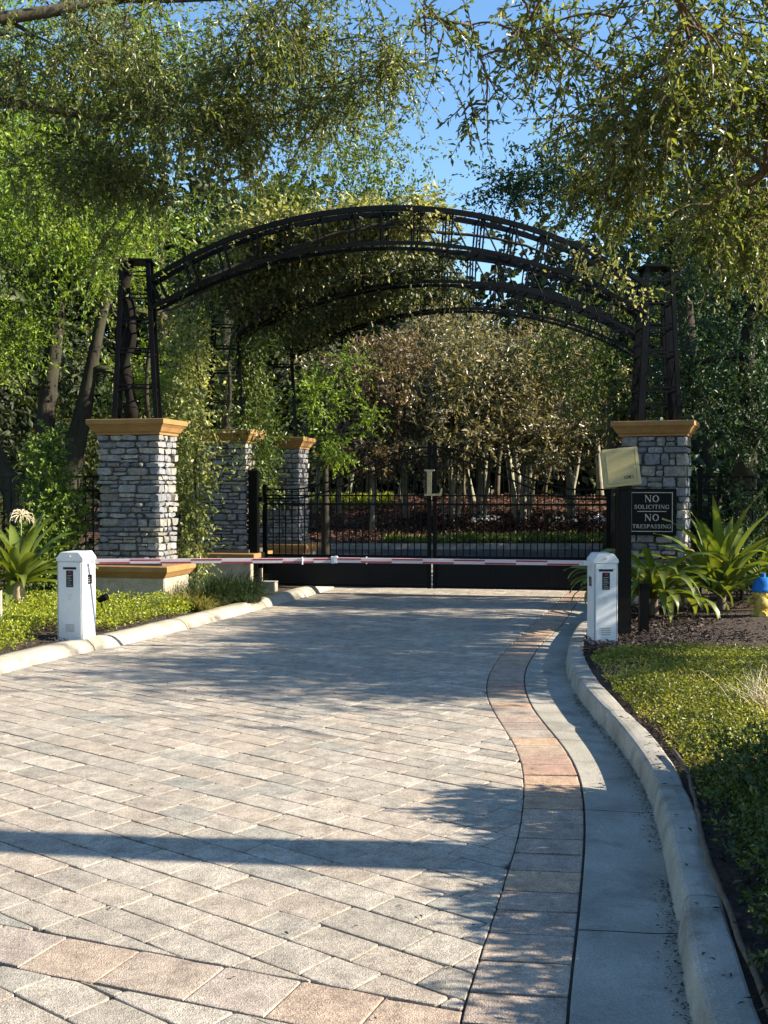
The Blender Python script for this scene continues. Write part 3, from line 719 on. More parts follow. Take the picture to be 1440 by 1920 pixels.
# ================================================================== DRIVEWAY GATE
GA = Vector((-2.0, 18.3, 0)); GTH = -R(10); GW = 5.64
def gate_leaf(s, label):
    """s = -1 left leaf, +1 right leaf; local x runs from the meeting stile (0) outwards"""
    mid = GA + Vector((math.cos(GTH), math.sin(GTH), 0)) * GW / 2
    root = empty('gate_leaf', mid, GTH, label, 'gate', 'pair of black driveway gate leaves'); bk = M['black']
    W = GW / 2 - .015; X = lambda x: s * (x + .015)
    def bar(nm, a, b, wx, wy=None, mat=None, par=None): return MB().bar((X(a[0]), a[1], a[2]), (X(b[0]), b[1], b[2]), wx, wy, (0, 1, 0)).build(nm, mat or bk, par or root)
    top = lambda x: 1.70 + .68 * (.5 + .5 * math.cos(math.pi * min(1, x / (W * .84))))
    bar('meeting_stile', (.03, 0, .10), (.03, 0, 2.46), .06); bar('hinge_stile', (W - .03, 0, .10), (W - .03, 0, 1.78), .07)
    for z, h in ((.13, .05), (.61, .045), (1.46, .035), (1.60, .025)): bar('rail', (.06, 0, z), (W - .06, 0, z), h, .035)
    # sheet panels in the lower part
    x0 = .06
    for i, wd in enumerate((.92, .92, W - .12 - 1.84)):
        a, b = sorted((X(x0 + .0003), X(x0 + wd - .0003))); p = MB().box(a, b, -.006, .006, .157, .585).build('sheet_panel', M['panel'], root)
        a2, b2 = sorted((X(x0 + .05), X(x0 + wd - .05))); MB().box(a2, b2, -.013, -.0065, .27, .56).build('raised_field', M['panel'], p, False, .003); x0 += wd
    for off, nm in ((0, 'top_arc'), (-.15, 'lower_arc')):
        N = 26; pts = [(X(.06 + (W - .12) * i / N), 0, top(.06 + (W - .12) * i / N) + off) for i in range(N + 1)]
        mb = MB()
        for i in range(N): mb.bar(pts[i], pts[i + 1], .028, .028, (0, 1, 0))
        mb.build(nm, bk, root)
    n = 25
    for i in range(1, n):
        x = .06 + (W - .12) * i / n; bar('picket', (x, 0, .63), (x, 0, top(x)), .017)
    if s < 0:
        e = MB(); pr = [(-.12, 1.60), (.15, 1.60), (.17, 1.72), (.155, 1.72), (.125, 1.635), (.0, 1.635), (.0, 1.985), (.045, 2.0), (.045, 2.02), (-.12, 2.02), (-.12, 2.0), (-.075, 1.985), (-.075, 1.635), (-.12, 1.62)]
        m_ = len(pr); e.add([(x, -.075, z) for x, z in pr] + [(x, -.04, z) for x, z in pr], [tuple(range(m_)), tuple(range(2 * m_ - 1, m_ - 1, -1))] + [(i, m_ + i, m_ + (i + 1) % m_, (i + 1) % m_) for i in range(m_)])
        em = e.build('letter_emblem', M['gold'], root); em['label'] = 'gold letter L fixed where the two leaves meet'
        rp = [(.0 + .27 * math.cos(a), -.05, 1.80 + .27 * math.sin(a)) for a in [2 * math.pi * i / 40 for i in range(41)]]
        MB().tube(rp, .008, 5, False).build('emblem_ring', M['black'], em)
    return root
gate_leaf(-1, 'left half of the black driveway gate, with the gold letter')
gate_leaf(1, 'right half of the black driveway gate, next to the sign pillar')
def gate_post(x, y, label):
    r_ = empty('gate_post', (x, y, .0), GTH, label, 'post', 'black posts the gate hangs on')
    MB().box(-.075, .075, -.075, .075, 0, 1.98).build('shaft', M['black'], r_, False, .006)
    MB().rect_loft([(.085, .085, 1.981), (.085, .085, 2.0), (.0, .0, 2.05)]).build('post_cap', M['black'], r_)
    for z in (.42, 1.5): MB().box(.075, .15, -.02, .02, z, z + .08).build('hinge', M['black'], r_)
gate_post(-2.12, 18.0, 'black square gate post beside the middle left pillar')
gate_post(3.68, 17.22, 'black square gate post at the right end of the gate')
r_ = empty('junction_box', (-1.80, 17.35, .09), GTH, 'small grey concrete block beside the kerb at the foot of the gate', 'block')
MB().box(-.11, .11, -.09, .09, 0, .15).build('body', M['concrete'], r_, False, .01); MB().box(-.115, .115, -.095, .095, .151, .17).build('lid', M['gutter'], r_, False, .006)

# ================================================================== BARRIER CABINETS AND ARMS
def cabinet(x, y, rz, label, arm_to, arm_side, arm_label):
    w_, d_, h_ = (.30 if arm_side > 0 else .255), .31, .95
    r_ = empty('barrier_cabinet', (x, y, .095), rz, label, 'barrier cabinet', 'white barrier cabinets')
    MB().box(-w_ / 2, w_ / 2, -d_ / 2, d_ / 2, 0, .85).build('body', M['white'], r_, False, .008)
    dm = .012; dr = MB().box(-w_ / 2 + .022, w_ / 2 - .022, -d_ / 2 - .006, -d_ / 2 - .0005, .03, .84).build('door', M['white'], r_, False, .002)
    c = MB(); pr = [(-w_ / 2 - .006, .852), (w_ / 2 + .006, .852), (w_ / 2 + .006, .885), (w_ / 2 - .045, h_), (-w_ / 2 + .045, h_), (-w_ / 2 - .006, .885)]; m_ = 6
    c.add([(a, -d_ / 2 - .008, b) for a, b in pr] + [(a, d_ / 2 + .008, b) for a, b in pr], [tuple(range(m_)), tuple(range(2 * m_ - 1, m_ - 1, -1))] + [(i, m_ + i, m_ + (i + 1) % m_, (i + 1) % m_) for i in range(m_)])
    hd = c.build('hood', M['white'], r_, False, .004)
    MB().tube([(.0, -d_ / 2 - .018, .905), (.0, -d_ / 2 - .006, .905)], .012, 10).build('lock', M['chrome'], hd)
    fl = MB().box(-w_ / 2 - .02, w_ / 2 + .02, -d_ / 2 - .02, d_ / 2 + .02, -.01, .008).build('base_flange', M['chrome'], r_)
    for sx in (-1, 1):
        MB().box(sx * (w_ / 2 - .0105) - .002, sx * (w_ / 2 - .0105) + .002, -d_ / 2 - .0015, -d_ / 2 - .0003, .03, .84).build('door_seam', M['ink'], r_)
        for z_ in (.08, .79): MB().tube([(sx * (w_ / 2 - .035), -d_ / 2 - .010, z_), (sx * (w_ / 2 - .035), -d_ / 2 - .004, z_)], .006, 8).build('screw', M['chrome'], dr)
    MB().box(-.02, .02, -d_ / 2 - .0095, -d_ / 2 - .0062, .44, .50).build('keyhole_plate', M['chrome'], dr)
    for i in range(4): MB().box(-.05, .05, -d_ / 2 - .0092, -d_ / 2 - .0062, .10 + i * .022, .108 + i * .022).build('vent_slot', M['gutter'], dr)
    yf = -d_ / 2 - .0085
    MB().box(-.075, .075, yf, yf + .002, .765, .79).build('name_strip', M['navy'], r_)
    st = MB().box(-.04, .04, yf, yf + .002, .575, .755).build('warning_sticker', M['navy'], r_)
    MB().box(-.012, .018, yf - .0012, yf - .0002, .725, .745).build('sticker_mark', M['red'], st)
    for i in range(7):
        MB().box(-.028, .028 - .008 * (i % 3), yf - .0012, yf - .0002, .588 + i * .0185, .5945 + i * .0185).build('sticker_line', M['gutter'], st)
    xs_ = arm_side * (w_ / 2 + .002)
    sp = MB().box(min(xs_, xs_ + arm_side * .002), max(xs_, xs_ + arm_side * .002), -.05, .06, .60, .70).build('side_plate', M['navy'], r_)
    for i in range(3): MB().box(min(xs_ + arm_side * .0022, xs_ + arm_side * .0034), max(xs_ + arm_side * .0022, xs_ + arm_side * .0034), -.035, .045 - i * .02, .62 + i * .022, .63 + i * .022).build('plate_line', M['gutter'], sp)
    # the arm
    a = Vector((x, y, .095 + .845)) + Matrix.Rotation(rz, 3, 'Z') @ Vector((arm_side * (w_ / 2 + .03), -.03, 0)); b = Vector(arm_to); L = (b - a).length; ang = math.atan2(b.y - a.y, b.x - a.x)
    ar = empty('barrier_arm', (arm_side * (w_ / 2 + .03), -.03, .845)); ar['label'] = arm_label; ar.parent = r_; ar.rotation_euler = (0, -math.asin((b.z - a.z) / L), ang - rz)
    hh = .027; near = -1 if arm_side > 0 else 1
    MB().box(0, L, -.022, .022, -hh, hh).build('beam', M['arm_white'], ar, False, .006)
    MB().box(-.06, .05, -.03, .03, -.025, .025).build('hub', M['white'], ar, False, .004)
    k = 0; q = .10
    while q < L - .02:
        e_ = min(q + .33, L - .01); z0, z1 = ((.006, hh - .005) if k % 2 else (-hh + .004, -.007))
        for sy in (-1, 1): MB().box(q, e_, min(sy * .0225, sy * .0235), max(sy * .0225, sy * .0235), z0, z1).build('red_stripe', M['red'], ar)
        k += 1; q = e_
    MB().box(L - .012, L + .022, -.026, .026, -hh - .006, hh + .016).build('tip_bracket', M['white'], ar, False, .004)
    MB().tube([(L - .32, -.03, hh + .012), (L - .32, -.03, -hh - .014)], .008, 6).build('bolt', M['white'], ar)
    return r_
cabinet(-3.34, 11.97, -R(10), 'white barrier cabinet on the left, in front of the large pillar', (-.56, 11.90, .952), 1, 'shorter red and white barrier arm, reaching out from the left cabinet')
cabinet(2.315, 11.68, R(2), 'white barrier cabinet on the right, beside the tall black post', (-.51, 11.86, .958), -1, 'longer red and white barrier arm, reaching out from the right cabinet')

# ================================================================== LETTERING (built from strokes)
def strip(mb, pts, wd, y):
    pts = [Vector((p[0], p[1])) for p in pts]
    for i in range(len(pts) - 1):
        a, b = pts[i], pts[i + 1]; d = (b - a); 
        if d.length < 1e-6: continue
        n_ = Vector((-d.y, d.x)).normalized(); w0 = wd[i] / 2; w1 = wd[i + 1] / 2
        q = [a - n_ * w0, b - n_ * w1, b + n_ * w1, a + n_ * w0]; mb.add([(p.x, y, p.y) for p in q], [(0, 1, 2, 3)])
def ell(cx, cy, rx, ry, a0, a1, n=14): return [(cx + rx * math.cos(R(a0 + (a1 - a0) * i / n)), cy + ry * math.sin(R(a0 + (a1 - a0) * i / n))) for i in range(n + 1)]
TK, TN = .17, .07
def thick(pts, cx): return [TN + (TK - TN) * min(1, abs(p[0] - cx) / .3) for p in pts]
def serif(x, y, h=.17): return ([(x - h / 2 - .03, y), (x + h / 2 + .03, y)], [.06, .06])
def glyph(c):
    s = []; S = lambda *p, w=TK: s.append((list(p), [w] * len(p)))
    stem = lambda x, w=TK: (S((x, 0), (x, 1), w=w), s.append(serif(x, .03)), s.append(serif(x, .97)))
    if c == 'N': S((.15, 0), (.15, 1), w=TN); S((.85, 0), (.85, 1), w=TN); S((.15, 1), (.85, 0)); s.append(serif(.15, .03)); s.append(serif(.12, .97)); s.append(serif(.85, .97)); wd = 1.0
    elif c == 'O': p = ell(.48, .5, .38, .46, 0, 360, 24); s.append((p, thick(p, .48))); wd = .96
    elif c == 'C': p = ell(.5, .5, .4, .46, 45, 315, 20); s.append((p, thick(p, .55))); S((.8, .68), (.8, .95), w=TN); wd = .9
    elif c == 'G': p = ell(.5, .5, .4, .46, 45, 320, 20); s.append((p, thick(p, .55))); S((.8, .68), (.8, .95), w=TN); S((.8, .1), (.8, .45)); s.append(serif(.78, .45)); wd = 1.0
    elif c == 'S':
        p = ell(.36, .73, .22, .23, 30, 250, 10) + ell(.38, .27, .25, .24, 80, -150, 12); s.append((p, [.12] * len(p))); S((.58, .72), (.58, .96), w=TN); S((.13, .05), (.13, .3), w=TN); wd = .75
    elif c == 'L': stem(.2); S((.2, .035), (.68, .035), w=TN); S((.68, 0), (.68, .25), w=TN); wd = .78
    elif c == 'I': stem(.2); wd = .4
    elif c == 'T': S((.42, 0), (.42, 1)); s.append(serif(.42, .03)); S((.05, .965), (.8, .965), w=TN); S((.05, 1), (.05, .74), w=TN); S((.8, 1), (.8, .74), w=TN); wd = .85
    elif c in 'RP':
        stem(.2); p = [(.2, .96)] + ell(.42, .74, .22, .225, 90, -90, 8) + [(.2, .515)]; s.append((p, [.08] * 2 + [.09, .12, .15, .15, .15, .15, .12, .09] + [.08] * (len(p) - 10))); wd = .72
        if c == 'R': S((.42, .5), (.82, 0)); s.append(serif(.82, .03, .1)); wd = .9
    elif c == 'E': stem(.2); S((.2, .965), (.66, .965), w=TN); S((.2, .035), (.7, .035), w=TN); S((.2, .51), (.52, .51), w=TN); S((.66, 1), (.66, .78), w=TN); S((.7, 0), (.7, .24), w=TN); S((.52, .4), (.52, .62), w=TN); wd = .78
    elif c == 'A': S((.12, 0), (.46, 1), w=TN); S((.46, 1), (.82, 0)); S((.24, .34), (.68, .34), w=TN); s.append(serif(.12, .03)); s.append(serif(.82, .03)); wd = .94
    elif c == 'D': S((.15, 0), (.15, 1), w=.24); p = [(.15, .9)] + ell(.35, .5, .32, .4, 90, -90, 8) + [(.15, .1)]; s.append((p, [.2] * len(p))); wd = .82
    elif c == 'K': S((.15, 0), (.15, 1), w=.24); S((.2, .45), (.68, 1), w=.22); S((.3, .55), (.72, 0), w=.24); wd = .82
    elif c == '=': S((.08, .12), (.5, .12), w=.2); S((.08, .5), (.5, .5), w=.2); S((.08, .88), (.5, .88), w=.2); S((.6, .0), (.6, .2), w=.16); wd = .76
    else: wd = .4
    return s, wd
def word(text, cx, z, h, y, mat, parent, name='lettering', track=.06, slant=0):
    mb = MB(); tot = sum(glyph(c)[1] + track for c in text) - track; x = -tot / 2
    for c in text:
        s, wd = glyph(c)
        for i, (p, w_) in enumerate(s): strip(mb, [(cx + (x + a[0] + slant * a[1]) * h, z + a[1] * h) for a in p], [q * h for q in w_], y - .0002 * i)
        x += wd + track
    return mb.build(name, mat, parent)

# ================================================================== SIGN, READER POST AND OTHER STREET FURNITURE
rzB = -R(21); off = Matrix.Rotation(rzB, 3, 'Z') @ Vector((.0, -PD / 2 - .06, 0))
sg = empty('warning_sign', (RROW[0][0] + off.x - .0, RROW[0][1] + off.y, 1.06), rzB + R(8), 'square black sign reading no soliciting, no trespassing, fixed to the stone pillar', 'sign')
MB().box(-.335, .335, -.012, .03, 0, .66).build('frame', M['sign'], sg, False, .008)
MB().box(-.305, .305, -.0145, -.0125, .03, .63).build('plate', M['sign'], sg)
for a, b, c, d in ((-.285, .285, .052, .062), (-.285, .285, .598, .608), (-.285, -.275, .0625, .5975), (.275, .285, .0625, .5975), (-.20, .20, .333, .343)): MB().box(a, b, -.0165, -.0148, c, d).build('line', M['letter'], sg)
for tx, z, h, tr_ in (('NO', .470, .095, .12), ('SOLICITING', .374, .058, .10), ('NO', .205, .095, .12), ('TRESPASSING', .100, .056, .06)): word(tx, 0, z, h, -.0170, M['letter'], sg, 'lettering', tr_)

rp = empty('reader_post', (2.60, 11.98, .09), R(4), 'tall black post with a tilted tan card-reader box on top', 'card reader')
MB().box(-.07, .07, -.07, .07, 0, 1.72).build('post', M['black'], rp, False, .006)
MB().box(-.12, .12, -.12, .12, 0, .02).build('foot_plate', M['black'], rp)
bx = empty('reader_box', (-.045, -.03, 1.86), 0); bx.parent = rp; bx.rotation_euler = (R(-6), R(-6), R(-7))
MB().box(-.19, .19, -.09, .09, -.205, .205).build('case', M['tan2'], bx, False, .006)
MB().box(-.165, .150, -.103, -.0905, -.180, .180).build('lid', M['tan'], bx, False, .005)
MB().box(.153, .160, -.100, -.0905, -.180, .180).build('edge_trim', M['tan2'], bx)
for z_ in (-.12, .12): MB().tube([(-.192, -.085, z_ - .03), (-.192, -.085, z_ + .03)], .007, 8).build('hinge', M['tan2'], bx)
MB().tube([(.135, -.108, -.01), (.135, -.1032, -.01)], .009, 10).build('lock', M['chrome'], bx)
MB().box(-.06, .06, -.06, .06, -.245, -.206).build('neck', M['black'], bx)
word('=DKS', .06, -.135, .034, -.1036, M['ink'], bx, 'lettering', .03, .12)
sp_ = empty('short_post', (2.90, 12.3, .09), 0, 'knee-high black post in the mulch behind the reader post', 'post')
MB().box(-.05, .05, -.05, .05, 0, .56).build('shaft', M['black'], sp_, False, .005); MB().box(-.058, .058, -.058, .058, .561, .58).build('post_cap', M['black'], sp_)
lp = empty('edge_post', (-4.335, 12.3, .09), R(8), 'short dark post with grey side at the left edge of the bed', 'post')
MB().box(-.06, .04, -.05, .05, 0, .50).build('shaft', M['black'], lp, False, .005); MB().box(.0405, .06, -.05, .05, 0, .50).build('side_strip', M['gutter'], lp)
MB().box(-.065, .065, -.055, .055, .501, .52).build('post_cap', M['black'], lp)
sl2 = empty('garden_spotlight', (-3.42, 13.35, .09), R(30), 'small black garden spotlight on a stake in the left ground cover', 'spotlight')
MB().tube([(0, 0, 0), (0, 0, .27)], .010, 6).build('stake', M['black'], sl2)
MB().tube([(.05, -.05, .33), (-.03, .03, .28)], [.045, .035], 10).build('lamp_head', M['black'], sl2)

hy = empty('fire_hydrant', (4.66, 13.55, .08), R(-20), 'yellow fire hydrant with blue top at the right edge', 'hydrant')
MB().lathe([(.15, 0), (.15, .03), (.105, .035), (.10, .06), (.10, .30), (.115, .31), (.125, .33), (.125, .37), (.115, .375)], 24).build('barrel', M['yellow'], hy, True)
bo = MB().lathe([(.135, .376), (.14, .385), (.14, .41), (.128, .42), (.122, .47), (.10, .52), (.06, .55), (.04, .556)], 24).build('bonnet', M['blue'], hy, True)
MB().lathe([(.03, .557), (.03, .60), (.02, .605)], 6).build('operating_nut', M['blue'], bo)
for a in range(8): MB().lathe([(.014, .0), (.014, .025)], 6, (.13 * math.cos(a * .785 + .3), .13 * math.sin(a * .785 + .3), .345)).build('flange_bolt', M['yellow'], hy)
for dx, dy, r0, ln in ((-1, 0, .055, .185), (1, 0, .055, .185), (0, -1, .075, .19)):
    nz = MB().tube([(dx * .07, dy * .07, .25), (dx * ln * .78, dy * ln * .78, .25), (dx * ln * .8, dy * ln * .8, .25), (dx * ln, dy * ln, .25)], [r0 * .75, r0 * .75, r0, r0], 14).build('nozzle', M['yellow'], hy, True)
    MB().tube([(dx * ln, dy * ln, .25), (dx * (ln + .035), dy * (ln + .035), .25)], .018, 5).build('cap_nut', M['yellow'], nz)
    MB().tube([(dx * .06, dy * .06, .10), (dx * .14, dy * .14, .10)], [.05, .045], 12).build('boss', M['yellow'], hy)

def fence(a, b, label, h=1.85):
    a = Vector((*a, .06)); b = Vector((*b, .06)); d = b - a; L = d.length
    r_ = empty('metal_fence', a, math.atan2(d.y, d.x), label, 'fence', 'black metal fences either side of the entrance')
    for z in (.18, h - .22, h - .02): MB().box(0, L, -.014, .014, z - .016, z + .016).build('rail', M['black'], r_)
    x = 0
    while x <= L + .01:
        MB().box(x - .032, x + .032, -.032, .032, 0, h + .06).build('fence_post', M['black'], r_); x += L / max(1, round(L / 2.2))
    n_ = int(L / .125)
    for i in range(1, n_):
        MB().box(i * L / n_ - .009, i * L / n_ + .009, -.009, .009, .08, h).build('picket', M['black'], r_)
fence((-4.0, 16.05), (-8.4, 17.4), 'black metal fence running left from the large stone pillar')
fence((4.75, 16.6), (8.6, 15.9), 'black metal fence behind the plants right of the sign pillar')

# irrigation pipe lying behind the right kerb
hp = []
for i in range(60):
    y_ = 2.2 + i * .075; hp.append((float(KERB(y_)) + .185 + .03 * math.sin(y_ * 2.3) + .012 * mnoise.noise((y_ * 4, 0, 0)), y_, .135 + .018 * math.sin(y_ * 3.1) + .01))
tag(MB().tube(hp, .012, 8).build('irrigation_pipe', M['hose'], None, True), 'thin brown irrigation pipe lying along the back of the right kerb', 'pipe')

# ================================================================== VEGETATION
RG = np.random.default_rng(5)
def rel(loc, cl): return [((c[0] - loc[0], c[1] - loc[1], c[2] - loc[2]), r, n) for c, r, n in cl]
def blobs(lst, sub=.42, mul=1.0):
    out = []
    for c, r, k, n in lst: k = int(k * mul); out += blob(RG, c, r, k, n, sub)
    return out

# ---- near oak on the right, trunk outside the frame, boughs hanging into it
loc = (5.6, 4.47, .08)
cl = blobs([((2.35, 8.0, 4.75), (1.05, 1.3, .8), 16, 820), ((2.75, 8.5, 3.75), (.55, .9, .55), 8, 480), ((2.0, 9.0, 4.32), (.5, .8, .36), 6, 280), ((1.40, 8.3, 5.05), (.45, .8, .4), 5, 120),
            ((.75, 7.6, 4.85), (.30, .6, .32), 4, 48), ((.42, 7.8, 5.0), (.28, .4, .22), 3, 34), ((.62, 8.0, 4.5), (.16, .3, .16), 2, 14), ((1.65, 8.8, 4.6), (.40, .7, .3), 5, 90), ((3.4, 7.6, 5.3), (.8, 1.2, .5), 5, 120), ((2.9, 8.2, 4.5), (.6, .8, .55), 6, 170), ((3.4, 5.6, 5.6), (1.2, 1.2, .6), 5, 200)], .30, 1.9)
tree('oak_tree', 'oak with its trunk beyond the right edge, boughs hanging over the top right', 'tree', loc,
     [[(0, 0, 0, .20), (-.02, .02, 2.0, .18), (-.05, .05, 3.7, .165), (-.3, .3, 4.4, .14), (-1.0, 1.2, 5.0, .09)],
      [(-.05, .05, 3.6, .11), (-1.3, .7, 4.05, .10), (-2.6, 1.25, 4.44, .085), (-3.45, 1.72, 4.58, .07), (-3.75, 2.1, 4.78, .05), (-4.3, 2.9, 5.2, .025)],
      [(-2.6, 1.25, 4.42, .06), (-2.9, 2.4, 4.2, .045), (-2.9, 3.4, 3.9, .02)]],
     rel(loc, cl), .056, M['bark_red'], M['l_oak2'], 21, 20, .36, .35, .38, 'oaks leaning over the driveway', 1300, .022, .1, .74)

# ---- near oak on the left
loc = (-7.6, 10.2, .08)
cl = blobs([((-2.7, 11.0, 6.0), (1.5, 1.4, 1.0), 15, 1000), ((-.95, 11.2, 6.1), (1.15, 1.3, .85), 13, 820), ((.02, 11.0, 5.95), (.42, .8, .6), 6, 150), ((-1.6, 12.0, 5.72), (1.2, 1.1, .50), 11, 640), ((-2.85, 12.2, 5.20), (.75, .8, .42), 7, 440),
            ((-4.2, 11.0, 5.6), (1.0, 1.2, 1.0), 9, 380), ((-3.05, 12.4, 4.45), (.32, .4, .16), 3, 50), ((-.55, 12.0, 5.65), (.6, .8, .35), 4, 130), ((-3.4, 11.6, 5.0), (.5, .6, .4), 4, 180)], .30, 1.9)
tree('oak_tree', 'oak with its trunk beyond the left edge, grey-green boughs filling the top left', 'tree', loc,
     [[(0, 0, 0, .30), (.1, 0, 2.2, .26), (.5, .1, 3.6, .22), (1.6, .3, 5.0, .13), (3.2, .6, 6.1, .07), (5.0, .9, 6.5, .045), (6.6, 1.0, 6.6, .02)],
      [(1.6, .3, 4.8, .10), (3.4, 1.1, 5.6, .06), (5.0, 1.8, 5.6, .03)], [(.5, .1, 3.6, .14), (1.3, -.4, 5.0, .1), (2.6, -.2, 6.5, .05)]],
     rel(loc, cl), .056, M['bark'], M['l_oak'], 22, 20, .42, .35, .38, 'oaks leaning over the driveway', 1300, .022, .1, .66)

# ---- tree with several trunks on the left, bright crown
loc = (-6.1, 20, .08)
cl = blobs([((-6.0, 18.8, 6.1), (1.5, 1.4, 1.6), 12, 520), ((-6.2, 19.0, 4.3), (1.1, 1.0, .7), 7, 230), ((-4.6, 19.5, 5.6), (.9, 1.0, 1.2), 7, 260), ((-7.6, 19.5, 7.5), (1.8, 1.5, 2.0), 8, 300), ((-4.4, 20.5, 3.7), (.7, .8, .6), 5, 120)], .45)
tree('broadleaf_tree', 'tree with three dark trunks and bright green crown at the left edge', 'tree', loc,
     [[(-.1, 0, 0, .26), (-.05, 0, 1.6, .22), (.0, 0, 3.0, .19), (.2, 0, 5.5, .12)], [(-.3, 0, 0, .2), (-.55, -.1, 1.5, .19), (-1.05, -.2, 2.8, .17), (-1.5, -.3, 5.4, .1)], [(.3, 0, 0, .2), (.35, 0, 1.5, .19), (.62, .1, 3.1, .15), (1.1, .1, 5.2, .08)]],
     rel(loc, cl), .082, M['bark_dark'], M['l_bright'], 23, 18, .6, .25, .42, None, 0, .05)

# ---- taller trees behind, left of the sky gap
def simple_tree(name, label, loc, h, rad, cl, leaf, bark, lm, seed, per=8, tl=.8, ratio=.45, group=None, lean=0):
    return tree(name, label, 'tree', loc, [[(0, 0, 0, rad), (lean * .3, 0, h * .35, rad * .85), (lean * .6, 0, h * .65, rad * .6), (lean, 0, h, rad * .25)]], rel(loc, cl), leaf, bark, lm, seed, per, tl, .2, ratio, group, 0, .06)
BK = 'tall trees behind the entrance'
simple_tree('broadleaf_tree', 'tall mid-green tree rising just left of the gap of sky', (-4.3, 30, 0), 10, .25, blobs([((-1.5, 30, 10.3), (2.7, 2.4, 2.3), 16, 620), ((.1, 30, 9.3), (1.3, 1.5, .9), 6, 180), ((-3.4, 29, 8.2), (2.2, 2, 1.6), 8, 260), ((-4.4, 28, 13.0), (2.6, 2, 1.8), 11, 380), ((-2.2, 29, 12.6), (1.6, 1.6, 1.2), 6, 180)]), .115, M['bark_dark'], M['l_mid'], 31, 15, group=BK)
simple_tree('broadleaf_tree', 'bright green tall tree behind the upper left boughs', (-9.0, 25, 0), 10, .28, blobs([((-7.6, 24, 10.2), (2.4, 2.2, 2.4), 14, 520), ((-5.2, 24.5, 11.2), (1.8, 1.6, 1.6), 8, 300), ((-6.2, 26, 7.6), (2.2, 2, 1.6), 8, 280), ((-9, 23, 7.0), (1.8, 2, 2.0), 7, 240)]), .11, M['bark'], M['l_bright'], 32, 15, group=BK)
simple_tree('broadleaf_tree', 'tree with olive foliage behind the left tower of the front arch', (-5.6, 28, 0), 8, .22, blobs([((-5.2, 27, 5.2), (2.6, 2, 2.6), 14, 480), ((-6.8, 26, 3.2), (2.0, 1.5, 1.4), 7, 220), ((-4.2, 25, 2.6), (1.2, 1.2, 1.0), 5, 150)]), .10, M['bark'], M['l_oak'], 33, 15, group=BK)
simple_tree('broadleaf_tree', 'small bright green tree by the farthest left pillar', (-1.35, 25.6, 0), 4.2, .09, blobs([((-1.25, 25.4, 4.0), (.85, .8, 1.15), 9, 260), ((-1.1, 25, 2.7), (.5, .5, .5), 4, 90), ((-.4, 25.4, 3.3), (.4, .5, .5), 3, 60)]), .085, M['bark_dark'], M['l_bright'], 34, 13, group=None, tl=.45)
# ---- right of the sky gap
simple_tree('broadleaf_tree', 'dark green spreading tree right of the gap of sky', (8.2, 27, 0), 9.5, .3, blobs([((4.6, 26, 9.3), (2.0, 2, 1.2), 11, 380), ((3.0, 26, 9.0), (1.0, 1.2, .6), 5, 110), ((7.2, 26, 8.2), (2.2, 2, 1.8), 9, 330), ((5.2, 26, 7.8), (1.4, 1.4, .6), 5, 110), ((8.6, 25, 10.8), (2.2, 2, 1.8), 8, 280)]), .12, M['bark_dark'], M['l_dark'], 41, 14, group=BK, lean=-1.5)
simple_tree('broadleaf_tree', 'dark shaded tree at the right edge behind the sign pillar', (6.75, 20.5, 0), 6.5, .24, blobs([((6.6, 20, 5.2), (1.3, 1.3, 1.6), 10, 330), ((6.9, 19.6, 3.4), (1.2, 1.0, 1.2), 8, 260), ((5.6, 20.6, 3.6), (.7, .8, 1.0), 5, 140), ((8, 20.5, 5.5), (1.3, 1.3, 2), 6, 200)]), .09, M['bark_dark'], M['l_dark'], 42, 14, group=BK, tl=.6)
simple_tree('broadleaf_tree', 'green tree behind the right tower, lit in patches', (6.4, 31, 0), 7, .2, blobs([((5.9, 30, 5.6), (1.8, 1.6, 2.2), 10, 330), ((8.5, 30, 5.0), (2.0, 1.6, 2.6), 9, 300)]), .12, M['bark'], M['l_mid'], 43, 14, group=BK)

# ---- magnolia-like trees beyond the bank, rust and olive leaves, pale trunks
MG = 'trees with pale trunks on the bank beyond the gate'
mags = [(-.35, 34.5, .09, 'l_magr', 'rust-leaved tree with one bright pale trunk left of the gate centre', .95), (.75, 37, .11, 'l_magr', 'rust-leaved tree just left of the meeting point of the gate', 1.0), (2.15, 35.0, .10, 'l_mag', 'olive tree with slim pale trunk right of the gold letter', 1.0),
        (3.15, 36.6, .12, 'l_mag', 'olive tree in the middle of the right gate half', 1.05), (4.45, 35.2, .12, 'l_mag', 'olive tree with a white trunk right of the middle of the right gate half', 1.0), (6.2, 36.5, .14, 'l_mag', 'olive tree behind the tan card-reader box', 1.1),
        (-1.6, 37.5, .10, 'l_mag', 'olive tree behind the small bright green tree', .95), (5.2, 39.5, .13, 'l_magr', 'rust-tinged taller tree behind the right part of the gate', 1.2), (1.6, 40.5, .13, 'l_mag', 'taller olive tree behind the gate centre', 1.25)]
